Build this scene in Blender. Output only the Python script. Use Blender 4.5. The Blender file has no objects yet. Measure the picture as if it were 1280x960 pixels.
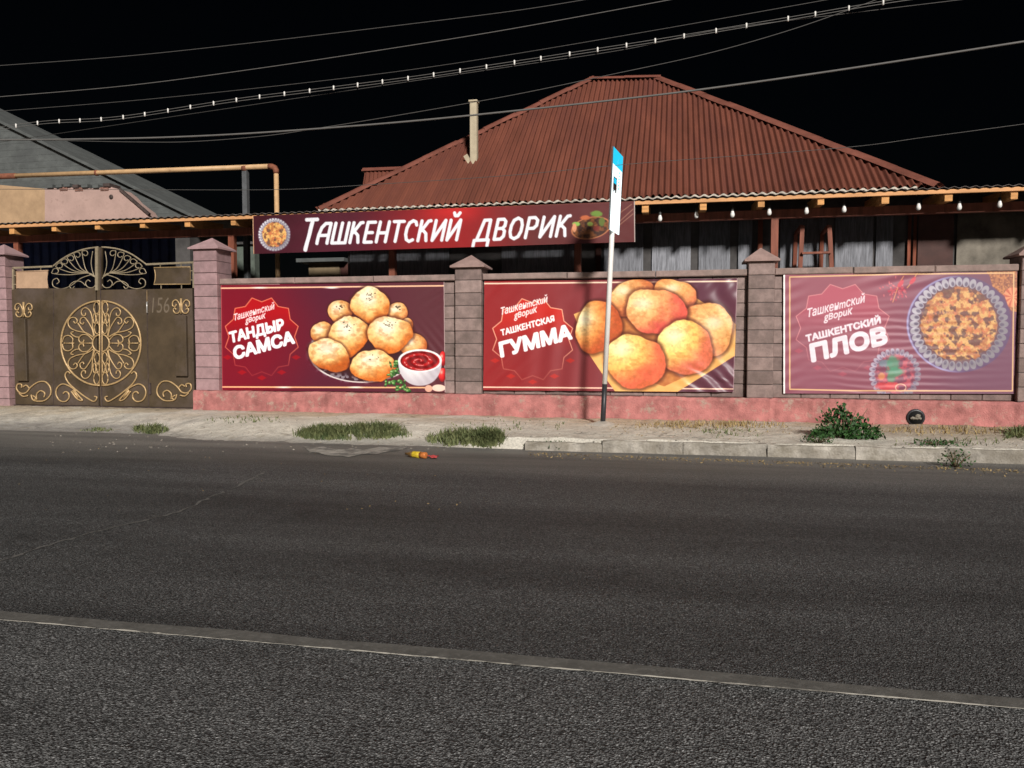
import bpy, math, random
import numpy as np
from mathutils import Vector, Matrix
random.seed(7); RNG = np.random.default_rng(11)
SC = bpy.context.scene
COL = SC.collection
R = math.radians

# ------------------------------------------------------------------ camera
YAW, PITCH, EYE, FOC = R(11.75), R(2.98), 1.2, 960.0     # focal length in pixels of a 1280 wide frame
cam = bpy.data.cameras.new('camera'); cam.sensor_width = 36; cam.lens = 36*FOC/1280
cam.clip_start = .05; cam.clip_end = 2000
camo = bpy.data.objects.new('camera', cam); COL.objects.link(camo)
camo.location = (0, 0, EYE); camo.rotation_euler = (math.pi/2-PITCH, 0, YAW)
SC.camera = camo

# ------------------------------------------------------------------ night sky, the one lamp, exposure
SUN_AZ, SUN_EL = 24, 27          # degrees: to the right of the wall's normal (behind the camera), height
w = bpy.data.worlds.new('World'); SC.world = w; w.use_nodes = True
wn = w.node_tree.nodes; bg = wn['Background']
sky = wn.new('ShaderNodeTexSky'); sky.sky_type = 'NISHITA'; sky.sun_disc = False
sky.sun_elevation = R(SUN_EL); sky.sun_rotation = R(180-SUN_AZ)
w.node_tree.links.new(sky.outputs[0], bg.inputs[0]); bg.inputs[1].default_value = .0003
sun = bpy.data.lights.new('sun', 'SUN'); sun.energy = 4.5; sun.angle = R(6); sun.color = (1, .955, .905)
suno = bpy.data.objects.new('sun', sun); COL.objects.link(suno)
_L = Vector((math.sin(R(SUN_AZ))*math.cos(R(SUN_EL)), -math.cos(R(SUN_AZ))*math.cos(R(SUN_EL)), math.sin(R(SUN_EL))))
suno.rotation_euler = _L.to_track_quat('Z', 'Y').to_euler(); suno.location = (6, -14, 8)
SC.view_settings.view_transform = 'Standard'; SC.view_settings.look = 'None'
SC.view_settings.exposure = 0; SC.view_settings.gamma = 1
SC.render.engine = 'CYCLES'
SC.cycles.use_denoising = True; SC.cycles.max_bounces = 6; SC.cycles.diffuse_bounces = 4

# ------------------------------------------------------------------ surveying helpers: photo pixel -> place
_F = Vector((-math.sin(YAW)*math.cos(PITCH), math.cos(YAW)*math.cos(PITCH), -math.sin(PITCH)))
_R = Vector((math.cos(YAW), math.sin(YAW), 0)); _U = _R.cross(_F); _C = Vector((0, 0, EYE))
def ray(px, py): return _F + _R*((px-640)/FOC) + _U*((480-py)/FOC)
def P(px, py, Y):                      # on the vertical plane y = Y
    d = ray(px, py); return _C + d*(Y/d.y)
def G(px, py, z=.17):                  # on the level z
    d = ray(px, py); return _C + d*((z-EYE)/d.z)
def PV(px, py, p0, dx, dy):            # on the vertical plane through p0 along (dx, dy)
    d = ray(px, py); n = Vector((dy, -dx, 0)); return _C + d*((p0-_C).dot(n)/d.dot(n))
def proj(X, Y, Z):                     # numpy: world -> photo pixel
    vx, vy, vz = X, Y, Z-EYE
    f = vx*_F.x+vy*_F.y+vz*_F.z
    return 640+FOC*(vx*_R.x+vy*_R.y+vz*_R.z)/f, 480-FOC*(vx*_U.x+vy*_U.y+vz*_U.z)/f

# ------------------------------------------------------------------ objects
WL = {}
def place(o, world, parent):
    WL[o.name] = Vector(world)
    if parent is not None:
        o.parent = parent; o.location = Vector(world)-WL[parent.name]
    else: o.location = world
def tag(o, label=None, cat=None, group=None, kind=None):
    for k, v in (('label', label), ('category', cat), ('group', group), ('kind', kind)):
        if v: o[k] = v
    return o
def thing(name, label, cat, loc, group=None):
    o = bpy.data.objects.new(name, None); COL.objects.link(o); o.empty_display_size = .1
    place(o, Vector(loc), None); return tag(o, label, cat, group)
def mobj(name, me, mat, parent, world):
    if mat is not None and not me.materials: me.materials.append(mat)
    o = bpy.data.objects.new(name, me); COL.objects.link(o); place(o, world, parent); return o

class MB:
    def __init__(s): s.v = []; s.f = []; s.sm = []
    def add(s, vs, fs, smooth=False):
        b = len(s.v); s.v += [tuple(p) for p in vs]; s.f += [tuple(i+b for i in f) for f in fs]; s.sm += [smooth]*len(fs); return s
    def hexa(s, p):      # 4 bottom ccw, 4 top
        return s.add(p, [(3,2,1,0),(4,5,6,7),(0,1,5,4),(1,2,6,5),(2,3,7,6),(3,0,4,7)])
    def box(s, x0, x1, y0, y1, z0, z1, c=0):
        if c <= 0:
            return s.hexa([(x0,y0,z0),(x1,y0,z0),(x1,y1,z0),(x0,y1,z0),(x0,y0,z1),(x1,y0,z1),(x1,y1,z1),(x0,y1,z1)])
        # chamfered front (y0) edges
        vs = [(x0,y1,z0),(x1,y1,z0),(x1,y1,z1),(x0,y1,z1),(x0,y0+c,z0),(x1,y0+c,z0),(x1,y0+c,z1),(x0,y0+c,z1),
              (x0+c,y0,z0+c),(x1-c,y0,z0+c),(x1-c,y0,z1-c),(x0+c,y0,z1-c)]
        return s.add(vs, [(1,0,3,2),(0,1,5,4),(1,2,6,5),(2,3,7,6),(3,0,4,7),(4,5,9,8),(5,6,10,9),(6,7,11,10),(7,4,8,11),(8,9,10,11)])
    def beam(s, a, b, w, h, up=(0,0,1)):
        a, b = Vector(a), Vector(b); d = (b-a).normalized(); sd = d.cross(Vector(up)).normalized(); u = sd.cross(d)
        q = [(-w/2,-h/2),(w/2,-h/2),(w/2,h/2),(-w/2,h/2)]
        A = [a+sd*x+u*y for x, y in q]; B = [b+sd*x+u*y for x, y in q]
        return s.add(A+B, [(0,1,2,3),(7,6,5,4),(0,4,5,1),(1,5,6,2),(2,6,7,3),(3,7,4,0)])
    def tube(s, pts, r, n=6, closed=False, cap=True):
        pts = [Vector(p) for p in pts]; N = len(pts)
        rs = r if isinstance(r, (list, tuple)) else [r]*N
        prev = None; vs = []
        for i, p in enumerate(pts):
            a = pts[(i-1) % N] if (closed or i) else p; b = pts[(i+1) % N] if (closed or i < N-1) else p
            t = (b-a); t = t.normalized() if t.length > 1e-9 else Vector((0,0,1))
            if prev is None: prev = t.orthogonal().normalized()
            u = prev-t*prev.dot(t); u = u.normalized() if u.length > 1e-6 else t.orthogonal().normalized(); prev = u; v = t.cross(u)
            vs += [p+(u*math.cos(2*math.pi*k/n)+v*math.sin(2*math.pi*k/n))*rs[i] for k in range(n)]
        fs = []
        for i in range(N if closed else N-1):
            j = (i+1) % N
            fs += [(i*n+k, i*n+(k+1) % n, j*n+(k+1) % n, j*n+k) for k in range(n)]
        if cap and not closed: fs += [tuple(reversed(range(n))), tuple((N-1)*n+k for k in range(n))]
        return s.add(vs, fs, True)
    def lathe(s, prof, base, axis=(0,0,1), n=16):
        ax = Vector(axis).normalized(); u = ax.orthogonal().normalized(); v = ax.cross(u); base = Vector(base); vs = []
        for r, h in prof: vs += [base+ax*h+(u*math.cos(2*math.pi*k/n)+v*math.sin(2*math.pi*k/n))*r for k in range(n)]
        fs = [(i*n+k, i*n+(k+1) % n, (i+1)*n+(k+1) % n, (i+1)*n+k) for i in range(len(prof)-1) for k in range(n)]
        fs += [tuple(reversed(range(n))), tuple((len(prof)-1)*n+k for k in range(n))]
        return s.add(vs, fs, True)
    def prism(s, pts, off):                     # outline (3d points) pushed by the vector off
        off = Vector(off); n = len(pts); A = [Vector(p) for p in pts]; B = [p+off for p in A]
        return s.add(A+B, [tuple(range(n)), tuple(reversed(range(n, 2*n)))]+[((k+1) % n, k, n+k, n+(k+1) % n) for k in range(n)])
    def mesh(s, org, name='m'):
        me = bpy.data.meshes.new(name); o = Vector(org)
        me.from_pydata([(p[0]-o.x, p[1]-o.y, p[2]-o.z) for p in s.v], [], s.f)
        me.polygons.foreach_set('use_smooth', s.sm); me.update(); return me
    def build(s, name, mat, parent=None, org=None):
        if org is None:
            a = np.array(s.v); lo, hi = a.min(0), a.max(0); org = Vector(((lo[0]+hi[0])/2, (lo[1]+hi[1])/2, lo[2]))
        return mobj(name, s.mesh(org, name), mat, parent, org)

# ------------------------------------------------------------------ materials
def lin(c): return tuple((x/255/12.92 if x/255 <= .04045 else ((x/255+.055)/1.055)**2.4) for x in c)
def M(name, col, rough=.8, var=.25, scale=6, bump=0., bscale=40, col2=None, spec=.3, metal=0, rnd=0., stretch=(1,1,1), ramp=(.35,.65), grime=None):
    m = bpy.data.materials.new(name); m.use_nodes = True; nt = m.node_tree; N = nt.nodes; L = nt.links.new
    b = N['Principled BSDF']; b.inputs['Roughness'].default_value = rough; b.inputs['Metallic'].default_value = metal
    b.inputs['Specular IOR Level'].default_value = spec
    g = N.new('ShaderNodeNewGeometry'); mp = N.new('ShaderNodeVectorMath'); mp.operation = 'MULTIPLY'; mp.inputs[1].default_value = stretch
    L(g.outputs['Position'], mp.inputs[0])
    nz = N.new('ShaderNodeTexNoise'); nz.inputs['Scale'].default_value = scale; nz.inputs['Detail'].default_value = 7; nz.inputs['Roughness'].default_value = .65
    L(mp.outputs[0], nz.inputs['Vector'])
    mr = N.new('ShaderNodeMapRange'); mr.inputs[1].default_value = ramp[0]; mr.inputs[2].default_value = ramp[1]; L(nz.outputs[0], mr.inputs[0])
    mx = N.new('ShaderNodeMix'); mx.data_type = 'RGBA'
    c1 = tuple(x*(1-var) for x in col); c2 = col2 or tuple(min(1, x*(1+var)) for x in col)
    mx.inputs[6].default_value = (*c1, 1); mx.inputs[7].default_value = (*c2, 1); L(mr.outputs[0], mx.inputs[0]); out = mx.outputs[2]
    if grime:                                   # (colour, scale, low, high): blotches of a second colour
        n2 = N.new('ShaderNodeTexNoise'); n2.inputs['Scale'].default_value = grime[1]; n2.inputs['Detail'].default_value = 9; n2.inputs['Roughness'].default_value = .7
        L(mp.outputs[0], n2.inputs['Vector']); r2 = N.new('ShaderNodeMapRange'); r2.inputs[1].default_value = grime[2]; r2.inputs[2].default_value = grime[3]
        L(n2.outputs[0], r2.inputs[0]); m2 = N.new('ShaderNodeMix'); m2.data_type = 'RGBA'; L(r2.outputs[0], m2.inputs[0]); L(out, m2.inputs[6])
        m2.inputs[7].default_value = (*grime[0], 1); out = m2.outputs[2]
    if rnd:
        oi = N.new('ShaderNodeObjectInfo'); rr = N.new('ShaderNodeMapRange'); rr.inputs[3].default_value = 1-rnd; rr.inputs[4].default_value = 1+rnd
        L(oi.outputs['Random'], rr.inputs[0]); hs = N.new('ShaderNodeHueSaturation'); L(rr.outputs[0], hs.inputs['Value']); L(out, hs.inputs['Color']); out = hs.outputs[0]
    L(out, b.inputs['Base Color'])
    if bump:
        n3 = N.new('ShaderNodeTexNoise'); n3.inputs['Scale'].default_value = bscale; n3.inputs['Detail'].default_value = 5
        L(mp.outputs[0], n3.inputs['Vector']); bp = N.new('ShaderNodeBump'); bp.inputs['Strength'].default_value = min(1, bump); bp.inputs['Distance'].default_value = .01*max(1, bump)
        L(n3.outputs[0], bp.inputs['Height']); L(bp.outputs[0], b.inputs['Normal'])
    return m
def attr_mat(name, rough, spec=.4, bump=0, bscale=80, grain=0.):
    m = bpy.data.materials.new(name); m.use_nodes = True; N = m.node_tree.nodes; L = m.node_tree.links.new; b = N['Principled BSDF']
    a = N.new('ShaderNodeAttribute'); a.attribute_name = 'print'; out = a.outputs['Color']
    b.inputs['Roughness'].default_value = rough; b.inputs['Specular IOR Level'].default_value = spec
    if bump or grain:
        g = N.new('ShaderNodeNewGeometry'); n = N.new('ShaderNodeTexNoise'); n.inputs['Scale'].default_value = bscale; n.inputs['Detail'].default_value = 7; n.inputs['Roughness'].default_value = .7
        L(g.outputs['Position'], n.inputs['Vector'])
        if grain:
            mr = N.new('ShaderNodeMapRange'); mr.inputs[1].default_value = .3; mr.inputs[2].default_value = .7; mr.inputs[3].default_value = 1-grain; mr.inputs[4].default_value = 1+grain
            L(n.outputs[0], mr.inputs[0]); mm = N.new('ShaderNodeVectorMath'); mm.operation = 'SCALE'; L(out, mm.inputs[0]); L(mr.outputs[0], mm.inputs['Scale']); out = mm.outputs[0]
        if bump:
            bp = N.new('ShaderNodeBump'); bp.inputs['Strength'].default_value = bump; bp.inputs['Distance'].default_value = .02
            L(n.outputs[0], bp.inputs['Height']); L(bp.outputs[0], b.inputs['Normal'])
    L(out, b.inputs['Base Color']); return m
def asphalt(name, gain, scale):
    m = bpy.data.materials.new(name); m.use_nodes = True; nt = m.node_tree; N = nt.nodes; L = nt.links.new; b = N['Principled BSDF']
    b.inputs['Roughness'].default_value = .75; b.inputs['Specular IOR Level'].default_value = .35
    g = N.new('ShaderNodeNewGeometry'); nw = N.new('ShaderNodeTexNoise'); nw.inputs['Scale'].default_value = 60
    L(g.outputs['Position'], nw.inputs['Vector']); ad = N.new('ShaderNodeMix'); ad.data_type = 'RGBA'; ad.blend_type = 'LINEAR_LIGHT'; ad.inputs[0].default_value = .008
    L(g.outputs['Position'], ad.inputs[6]); L(nw.outputs['Color'], ad.inputs[7])
    v = N.new('ShaderNodeTexVoronoi'); v.inputs['Scale'].default_value = scale; L(ad.outputs[2], v.inputs['Vector'])
    sp = N.new('ShaderNodeSeparateColor'); L(v.outputs['Color'], sp.inputs[0])
    cr = N.new('ShaderNodeValToRGB'); e = cr.color_ramp.elements
    e[0].position = 0; e[0].color = (.043*gain,.0435*gain,.0435*gain,1); e[1].position = 1; e[1].color = (.165*gain,.166*gain,.165*gain,1)
    k = e.new(.55); k.color = (.072*gain,.0725*gain,.072*gain,1); k = e.new(.85); k.color = (.101*gain,.102*gain,.101*gain,1)
    L(sp.outputs[0], cr.inputs[0])
    # darker bitumen between the stones
    rd = N.new('ShaderNodeMapRange'); rd.inputs[1].default_value = .25; rd.inputs[2].default_value = .75; rd.inputs[3].default_value = 1.1; rd.inputs[4].default_value = .22
    L(v.outputs['Distance'], rd.inputs[0])
    big = N.new('ShaderNodeTexNoise'); big.inputs['Scale'].default_value = 1.1; big.inputs['Detail'].default_value = 6; big.inputs['Roughness'].default_value = .6
    st = N.new('ShaderNodeVectorMath'); st.operation = 'MULTIPLY'; st.inputs[1].default_value = (.12, 1, 1); L(g.outputs['Position'], st.inputs[0]); L(st.outputs[0], big.inputs['Vector'])
    rb = N.new('ShaderNodeMapRange'); rb.inputs[1].default_value = .3; rb.inputs[2].default_value = .7; rb.inputs[3].default_value = .5; rb.inputs[4].default_value = 1.55; L(big.outputs[0], rb.inputs[0])
    mu = N.new('ShaderNodeMath'); mu.operation = 'MULTIPLY'; L(rd.outputs[0], mu.inputs[0]); L(rb.outputs[0], mu.inputs[1])
    n4 = N.new('ShaderNodeTexNoise'); n4.inputs['Scale'].default_value = 1.7; n4.inputs['Detail'].default_value = 9; n4.inputs['Roughness'].default_value = .7; L(g.outputs['Position'], n4.inputs['Vector'])
    r4 = N.new('ShaderNodeMapRange'); r4.inputs[1].default_value = .58; r4.inputs[2].default_value = .72; r4.inputs[3].default_value = 1; r4.inputs[4].default_value = .55; L(n4.outputs[0], r4.inputs[0])
    m4 = N.new('ShaderNodeMath'); m4.operation = 'MULTIPLY'; L(mu.outputs[0], m4.inputs[0]); L(r4.outputs[0], m4.inputs[1]); mu = m4
    sc = N.new('ShaderNodeVectorMath'); sc.operation = 'SCALE'; L(cr.outputs[0], sc.inputs[0]); L(mu.outputs[0], sc.inputs['Scale'])
    # pale dust towards the gutter
    sx = N.new('ShaderNodeSeparateXYZ'); L(g.outputs['Position'], sx.inputs[0])
    du = N.new('ShaderNodeMapRange'); du.inputs[1].default_value = 6.6; du.inputs[2].default_value = 8.5; du.inputs[3].default_value = 0; du.inputs[4].default_value = 1.5; L(sx.outputs[1], du.inputs[0])
    n3 = N.new('ShaderNodeTexNoise'); n3.inputs['Scale'].default_value = 3; n3.inputs['Detail'].default_value = 8; L(st.outputs[0], n3.inputs['Vector'])
    mu2 = N.new('ShaderNodeMath'); mu2.operation = 'MULTIPLY'; L(du.outputs[0], mu2.inputs[0]); L(n3.outputs[0], mu2.inputs[1])
    mx = N.new('ShaderNodeMix'); mx.data_type = 'RGBA'; L(mu2.outputs[0], mx.inputs[0]); L(sc.outputs[0], mx.inputs[6]); mx.inputs[7].default_value = (.25,.235,.21,1)
    L(mx.outputs[2], b.inputs['Base Color'])
    bp = N.new('ShaderNodeBump'); bp.invert = True; bp.inputs['Strength'].default_value = 1; bp.inputs['Distance'].default_value = .009
    L(v.outputs['Distance'], bp.inputs['Height']); L(bp.outputs[0], b.inputs['Normal']); return m

m_asph = asphalt('asphalt', 1.3, 125); m_asph2 = asphalt('worn_asphalt', 2.3, 115)
m_block = M('wall_block', (.26,.19,.172), .9, .22, 9, .6, 120, rnd=.22, grime=((.15,.115,.10), 3, .47, .72))
m_blockp = M('pink_lit_block', (.36,.23,.235), .9, .15, 9, .5, 120, rnd=.07, grime=((.25,.17,.17), 3, .52, .75))  # wall block again, with the pink tint of the light put into its colour
m_mortar = M('mortar', (.12,.1,.095), .95, .2, 20, .5)
m_coping = M('coping', (.30,.215,.19), .9, .2, 7, .5, 90, grime=((.2,.16,.14), 4, .5, .7))
m_cap = M('pillar_cap', (.33,.225,.2), .9, .18, 7, .4, 90)
m_capp = M('pink_lit_cap', (.40,.26,.265), .9, .12, 7, .4, 90)  # cap colour carries the same painted-in pink light
m_plinth = M('plinth_paint', (.42,.165,.152), .9, .3, 5, 1.1, 60, grime=((.42,.31,.25), 5.5, .54, .66))
m_gate = M('gate_steel', (.070,.049,.028), .55, .25, 2.5, .15, 30, spec=.4, grime=((.115,.085,.07), 1.3, .48, .75))
m_gold = M('gold_paint', (.50,.34,.165), .45, .18, 20, spec=.5, metal=.25)
m_bar = M('gate_bar', (.33,.27,.18), .5, .2, 12, spec=.5, metal=.2)
m_plate = M('plate_tan', (.47,.31,.2), .6, .12, 6, grime=((.3,.2,.13), 9, .6, .75))
m_rustdark = M('dark_rust', (.07,.05,.045), .8, .4, 7)
m_chalk = M('scratched_number', (.155,.12,.085), .9, .1)
m_roof = M('roof_red', (.168,.055,.035), .62, .18, 2.2, .3, 50, spec=.35, grime=((.125,.042,.032), 1.6, .45, .75), stretch=(1.6,.3,.3))
m_ridge = M('roof_cap', (.19,.066,.046), .65, .25, 3, .3, 50)
m_strip = M('white_eave', (.5,.45,.38), .9, .3, 8)
m_chim = M('asbestos_pipe', (.48,.41,.29), .9, .12, 8, .3)
m_wood = M('fresh_timber', (.62,.31,.11), .7, .25, 5, .2, 60, stretch=(1,1,8), rnd=.15)
m_fascia = M('fascia_timber', (.66,.34,.15), .7, .2, 5, .2, 60, stretch=(.3,4,4))
m_brown = M('brown_timber', (.23,.075,.045), .6, .3, 5, .2, 60, stretch=(3,3,.4))
m_sheet = M('canopy_sheet', (.12,.1,.09), .8, .3, 4)
m_house = M('house_dark', (.075,.07,.068), .85, .3, 3, .2)
m_curt = M('grey_curtain', (.20,.205,.225), .7, .35, 9, .7, 26, stretch=(5,1,.45), rnd=.12)
m_cream = M('cream_panel', (.18,.16,.13), .85, .35, 3, .2)
m_door = M('brown_door', (.07,.028,.022), .6, .2)
m_bluesh = M('blue_sheet', (.02,.034,.11), .4, .3, 6, spec=.5)
m_slate = M('grey_slate', (.10,.108,.105), .9, .2, 4, .5, 60, stretch=(1,1,1.5), grime=((.075,.08,.08), 1.2, .45, .7))
m_pinkpl = M('pink_plaster', (.44,.30,.26), .9, .12, 3, .5, 60, grime=((.32,.215,.185), 6, .55, .7))
m_beige = M('beige_plaster', (.42,.28,.165), .9, .15, 3, .3, 60)
m_brick = M('raw_brick', (.25,.13,.1), .9, .3, 9)
m_pipe = M('yellow_gas_pipe', (.58,.37,.19), .5, .12, 9, spec=.4, grime=((.25,.12,.07), 5, .6, .72))
m_rust = M('rusty_pipe', (.22,.08,.045), .8, .3, 12)
m_post = M('steel_post', (.10,.105,.11), .55, .2, 8)
m_wire = M('cable', (.095,.092,.087), .6, .1)
m_wire2 = M('pale_cable', (.14,.135,.127), .6, .1)
m_clip = M('white_plastic', (.8,.78,.74), .5, .05)
m_bulb = M('frosted_bulb', (.82,.8,.76), .35, .03)
m_sock = M('bulb_socket', (.05,.05,.05), .5, .1)
m_pole = M('white_pole', (.82,.8,.76), .45, .05, 8, spec=.5)
m_black = M('black_paint', (.028,.028,.032), .45, .2, 8, spec=.5)
m_seamw = M('pale_joint_line', (.6,.57,.5), .85, .25, 18, ramp=(.2,.6), grime=((.12,.115,.105), 7, .5, .62))
m_seam = M('joint_tar', (.115,.11,.10), .8, .25, 6, .2, 120, grime=((.17,.162,.15), 30, .5, .7))
m_crack = M('crack_fill', (.125,.12,.112), .9, .3, 20)
m_kerb = M('kerb_concrete', (.36,.33,.285), .95, .35, 6, 1.2, 50, rnd=.12, grime=((.22,.195,.155), 4, .42, .64))
m_leafg = M('bush_leaf', (.028,.08,.018), .55, .45, 30, spec=.4)
m_grass = M('grass_blade', (.075,.135,.045), .7, .5, 9, col2=(.24,.25,.11), ramp=(.3,.7))
m_dry = M('dry_leaf', (.34,.25,.12), .9, .4, 30)
m_stem = M('stem', (.12,.085,.05), .9, .2)
m_ground = M('ground_dirt', (.2,.17,.13), .95, .25, 3)

# ------------------------------------------------------------------ value noise for numpy
def vnoise(x, y, seed=0):
    xi = np.floor(x).astype(np.int64); yi = np.floor(y).astype(np.int64); fx = x-xi; fy = y-yi
    fx = fx*fx*(3-2*fx); fy = fy*fy*(3-2*fy)
    def h(a, b):
        n = (a*374761393+b*668265263+seed*1442695041) & 0xffffffff
        n = ((n ^ (n >> 13))*1274126177) & 0xffffffff
        return ((n ^ (n >> 16)) & 0xffff)/65535.
    return (h(xi,yi)*(1-fx)+h(xi+1,yi)*fx)*(1-fy)+(h(xi,yi+1)*(1-fx)+h(xi+1,yi+1)*fx)*fy
def fbm(x, y, o=4, seed=0):
    s = 0; a = .5; t = 0
    for k in range(o): s = s+a*vnoise(x*2**k, y*2**k, seed+k); t += a; a *= .5
    return s/t
def sst(a, b, x):
    t = np.clip((x-a)/(b-a), 0, 1); return t*t*(3-2*t)

# ================================================================== THE GROUND
D = 10.9                                  # front face of the block wall
ZS = .17                                  # pavement level at the wall
MB().box(-300, 300, -300, 300, -.5, -.02).build('ground', m_ground, None, (0,0,0))['kind'] = 'structure'
_a, _b = G(0,773,0), G(1280,885,0); _m = (_b.y-_a.y)/(_b.x-_a.x); sy = lambda x_: _a.y+(x_-_a.x)*_m
rd = MB(); rd.add([(-60,sy(-60),0),(60,sy(60),0),(60,9.0,0),(-60,9.0,0)], [(0,1,2,3)])
road = rd.build('road', m_asph, None, (0,0,0)); road['kind'] = 'structure'
MB().add([(-60,-30,0),(60,-30,0),(60,sy(60),0),(-60,sy(-60),0)], [(0,1,2,3)]).build('near_lane', m_asph2, road)
def road_strip(name, pts, wd, z, mat, jag=0.):
    m = MB(); n = len(pts); vs = []
    for i, p in enumerate(pts):
        a = pts[max(i-1,0)]; b = pts[min(i+1,n-1)]; t = (b-a).normalized(); s = Vector((-t.y, t.x, 0))
        k = 1+random.uniform(-jag, jag); vs += [(p.x-s.x*wd*k/2, p.y-s.y*wd*k/2, z), (p.x+s.x*wd*k/2, p.y+s.y*wd*k/2, z)]
    m.add(vs, [(2*i,2*i+1,2*i+3,2*i+2)[::-1] for i in range(n-1)]); o = m.build(name, mat, road); o.data.flip_normals() if o.data.polygons[0].normal.z < 0 else None; return o
def resample(a, b, n, j=0.): return [a.lerp(b, i/(n-1))+Vector((0, random.uniform(-j, j), 0)) for i in range(n)]
a, b = G(0,769,0), G(1280,881,0); dd = (b-a)*2
road_strip('joint_band', resample(a-dd, b+dd, 60, .006), .085, .004, m_seam, .12)
a, b = G(0,776,0), G(1280,888,0)
road_strip('joint_line', resample(a-(b-a)*.6, b+(b-a)*.6, 220, .002), .009, .006, m_seamw, .6)
_pt = [G(*q, 0) for q in ((378,558),(389,560.5),(404,559),(420,562.5),(437,561),(455,563),(474,559.5),(490,560.5),(506,557.5),(509,560),(497,564),(488,564.5),(470,568.5),(455,568),(436,572),(425,570.5),(408,570),(398,566.5),(388,566))]
MB().add([(q.x,q.y,.007) for q in _pt], [tuple(range(len(_pt)))]).build('concrete_spill', M('spilt_concrete', (.34,.32,.285), .95, .3, 7, .8, 60, grime=((.13,.125,.115), 5, .46, .6)), road)
ck = [G(*q, 0) for q in ((-40,716),(0,702),(45,686),(95,672),(140,660),(182,651),(230,638),(262,622),(292,610),(318,598),(336,588))]
cp = []
for i in range(len(ck)-1): cp += [ck[i].lerp(ck[i+1], t/6)+Vector((random.uniform(-.02,.02), random.uniform(-.03,.03), 0)) for t in range(6)]
road_strip('crack', cp, .022, .004, m_crack, .8)

# pavement: an uneven sheet that drops to the road as a worn ramp on the side of the gate
NX, NY = 900, 112
gx = np.concatenate([[-40], np.linspace(-15, 8, NX-2), [30]]); gy = np.concatenate([np.linspace(8.05, D+.05, NY-2), [D+3, D+16]]); XX, YY = np.meshgrid(gx, gy)
KX = -1.62                                                           # the kerb stones begin here
edge = 8.45+.35*(fbm(XX*1.3, XX*0, 3, 5)-.5)+.75*sst(-5.2, -8.5, XX)  # ragged foot of the ramp
ramp = (ZS+.012)*sst(edge-.02, edge+1.35, YY)-.012
ramp = np.where(YY < edge-.02, -.012, ramp)
step = np.where(YY < 8.56, -.012, .118+.034*fbm(XX*2.5, YY*3, 3, 44)+.025*sst(8.6, 10.4, YY))
k = sst(KX-1.1, KX-.05, XX)
ZZ = ramp*(1-k)+step*k+np.where(YY > edge+.1, .010*(fbm(XX*6, YY*6, 3, 2)-.5)+.014*(fbm(XX*2, YY*2, 2, 8)-.5)+.010*(vnoise(XX*14, YY*14, 4)-.5), 0)
ZZ = np.where(YY > D, ZS-.02, ZZ)
me = bpy.data.meshes.new('pavement')
idx = np.arange(NX*NY).reshape(NY, NX)
me.from_pydata(np.stack([XX,YY,ZZ], -1).reshape(-1,3).tolist(), [], np.stack([idx[:-1,:-1],idx[:-1,1:],idx[1:,1:],idx[1:,:-1]], -1).reshape(-1,4).tolist())
n1 = fbm(XX*1.4, YY*2.2, 5, 21); n2 = fbm(XX*5, YY*7, 4, 31)
conc = np.array((.62,.58,.50)); dirt = np.array((.52,.44,.33)); drive = np.array((.36,.34,.315)); crust = np.array((.66,.62,.54))
dm = sst(9.3, 10.5, YY)*sst(.35, .6, n1+.1*n2)
c = conc*(1-dm[...,None])+dirt*dm[...,None]
dv = sst(-6.2, -7.6, XX+1.2*(n1-.5))*sst(10.4, 9.2, YY+.8*(n2-.5)); c = c*(1-.8*dv[...,None])+drive*.8*dv[...,None]
lf = sst(KX+.3, KX-.5, XX)*sst(.5, .62, n2)*sst(10.3, 9.6, YY)*(1-dv); c = c*(1-.7*lf[...,None])+crust*.7*lf[...,None]
rt = sst(0, 3.5, XX)*sst(9, 9.6, YY); c = c*(1-.55*rt[...,None])+np.array((.34,.28,.185))*.55*rt[...,None]
lowz = sst(.07, .0, ZZ)*(1-k); c = c*(1-.6*lowz[...,None])+np.array((.27,.255,.235))*.6*lowz[...,None]
n5 = fbm(XX*14, YY*18, 4, 61); cr_ = np.abs(fbm(XX*1.6, YY*2.4, 4, 77)-.5)                # fine grit and wandering cracks
c = c*(.72+.36*n2[...,None]+.22*n5[...,None]); ck_ = (sst(.012, .003, cr_)*sst(.45,.6,n1))[...,None]; c = c*(1-.55*ck_)
sp_ = (sst(.66,.74,n5)*.45)[...,None]; c = c*(1-sp_)+np.array((.22,.18,.12))*sp_
ft_ = (sst(10.45, 10.75, YY)*sst(.3,.6,n2+.2*n5-.1)*.7)[...,None]; c = c*(1-ft_)+np.array((.30,.24,.16))*ft_
at = me.color_attributes.new('print', 'FLOAT_COLOR', 'POINT'); at.data.foreach_set('color', np.concatenate([c, np.ones((NY,NX,1))], -1).astype(np.float32).ravel())
me.polygons.foreach_set('use_smooth', [True]*len(me.polygons))
pav = mobj('pavement', me, attr_mat('pavement_crust', .95, .2, .7, 45, .28), None, (0,0,0)); pav['kind'] = 'structure'
import bisect
_gx, _gy, _gz = gx.tolist(), gy.tolist(), ZZ.tolist()
def gz(x, y):
    i = min(max(bisect.bisect(_gy, y), 1), NY-1); j = min(max(bisect.bisect(_gx, x), 1), NX-1)
    u = min(max((x-_gx[j-1])/(_gx[j]-_gx[j-1]), 0), 1); v = min(max((y-_gy[i-1])/(_gy[i]-_gy[i-1]), 0), 1); a, b = _gz[i-1], _gz[i]
    return max(0., (a[j-1]*(1-u)+a[j]*u)*(1-v)+(b[j-1]*(1-u)+b[j]*u)*v)
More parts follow.
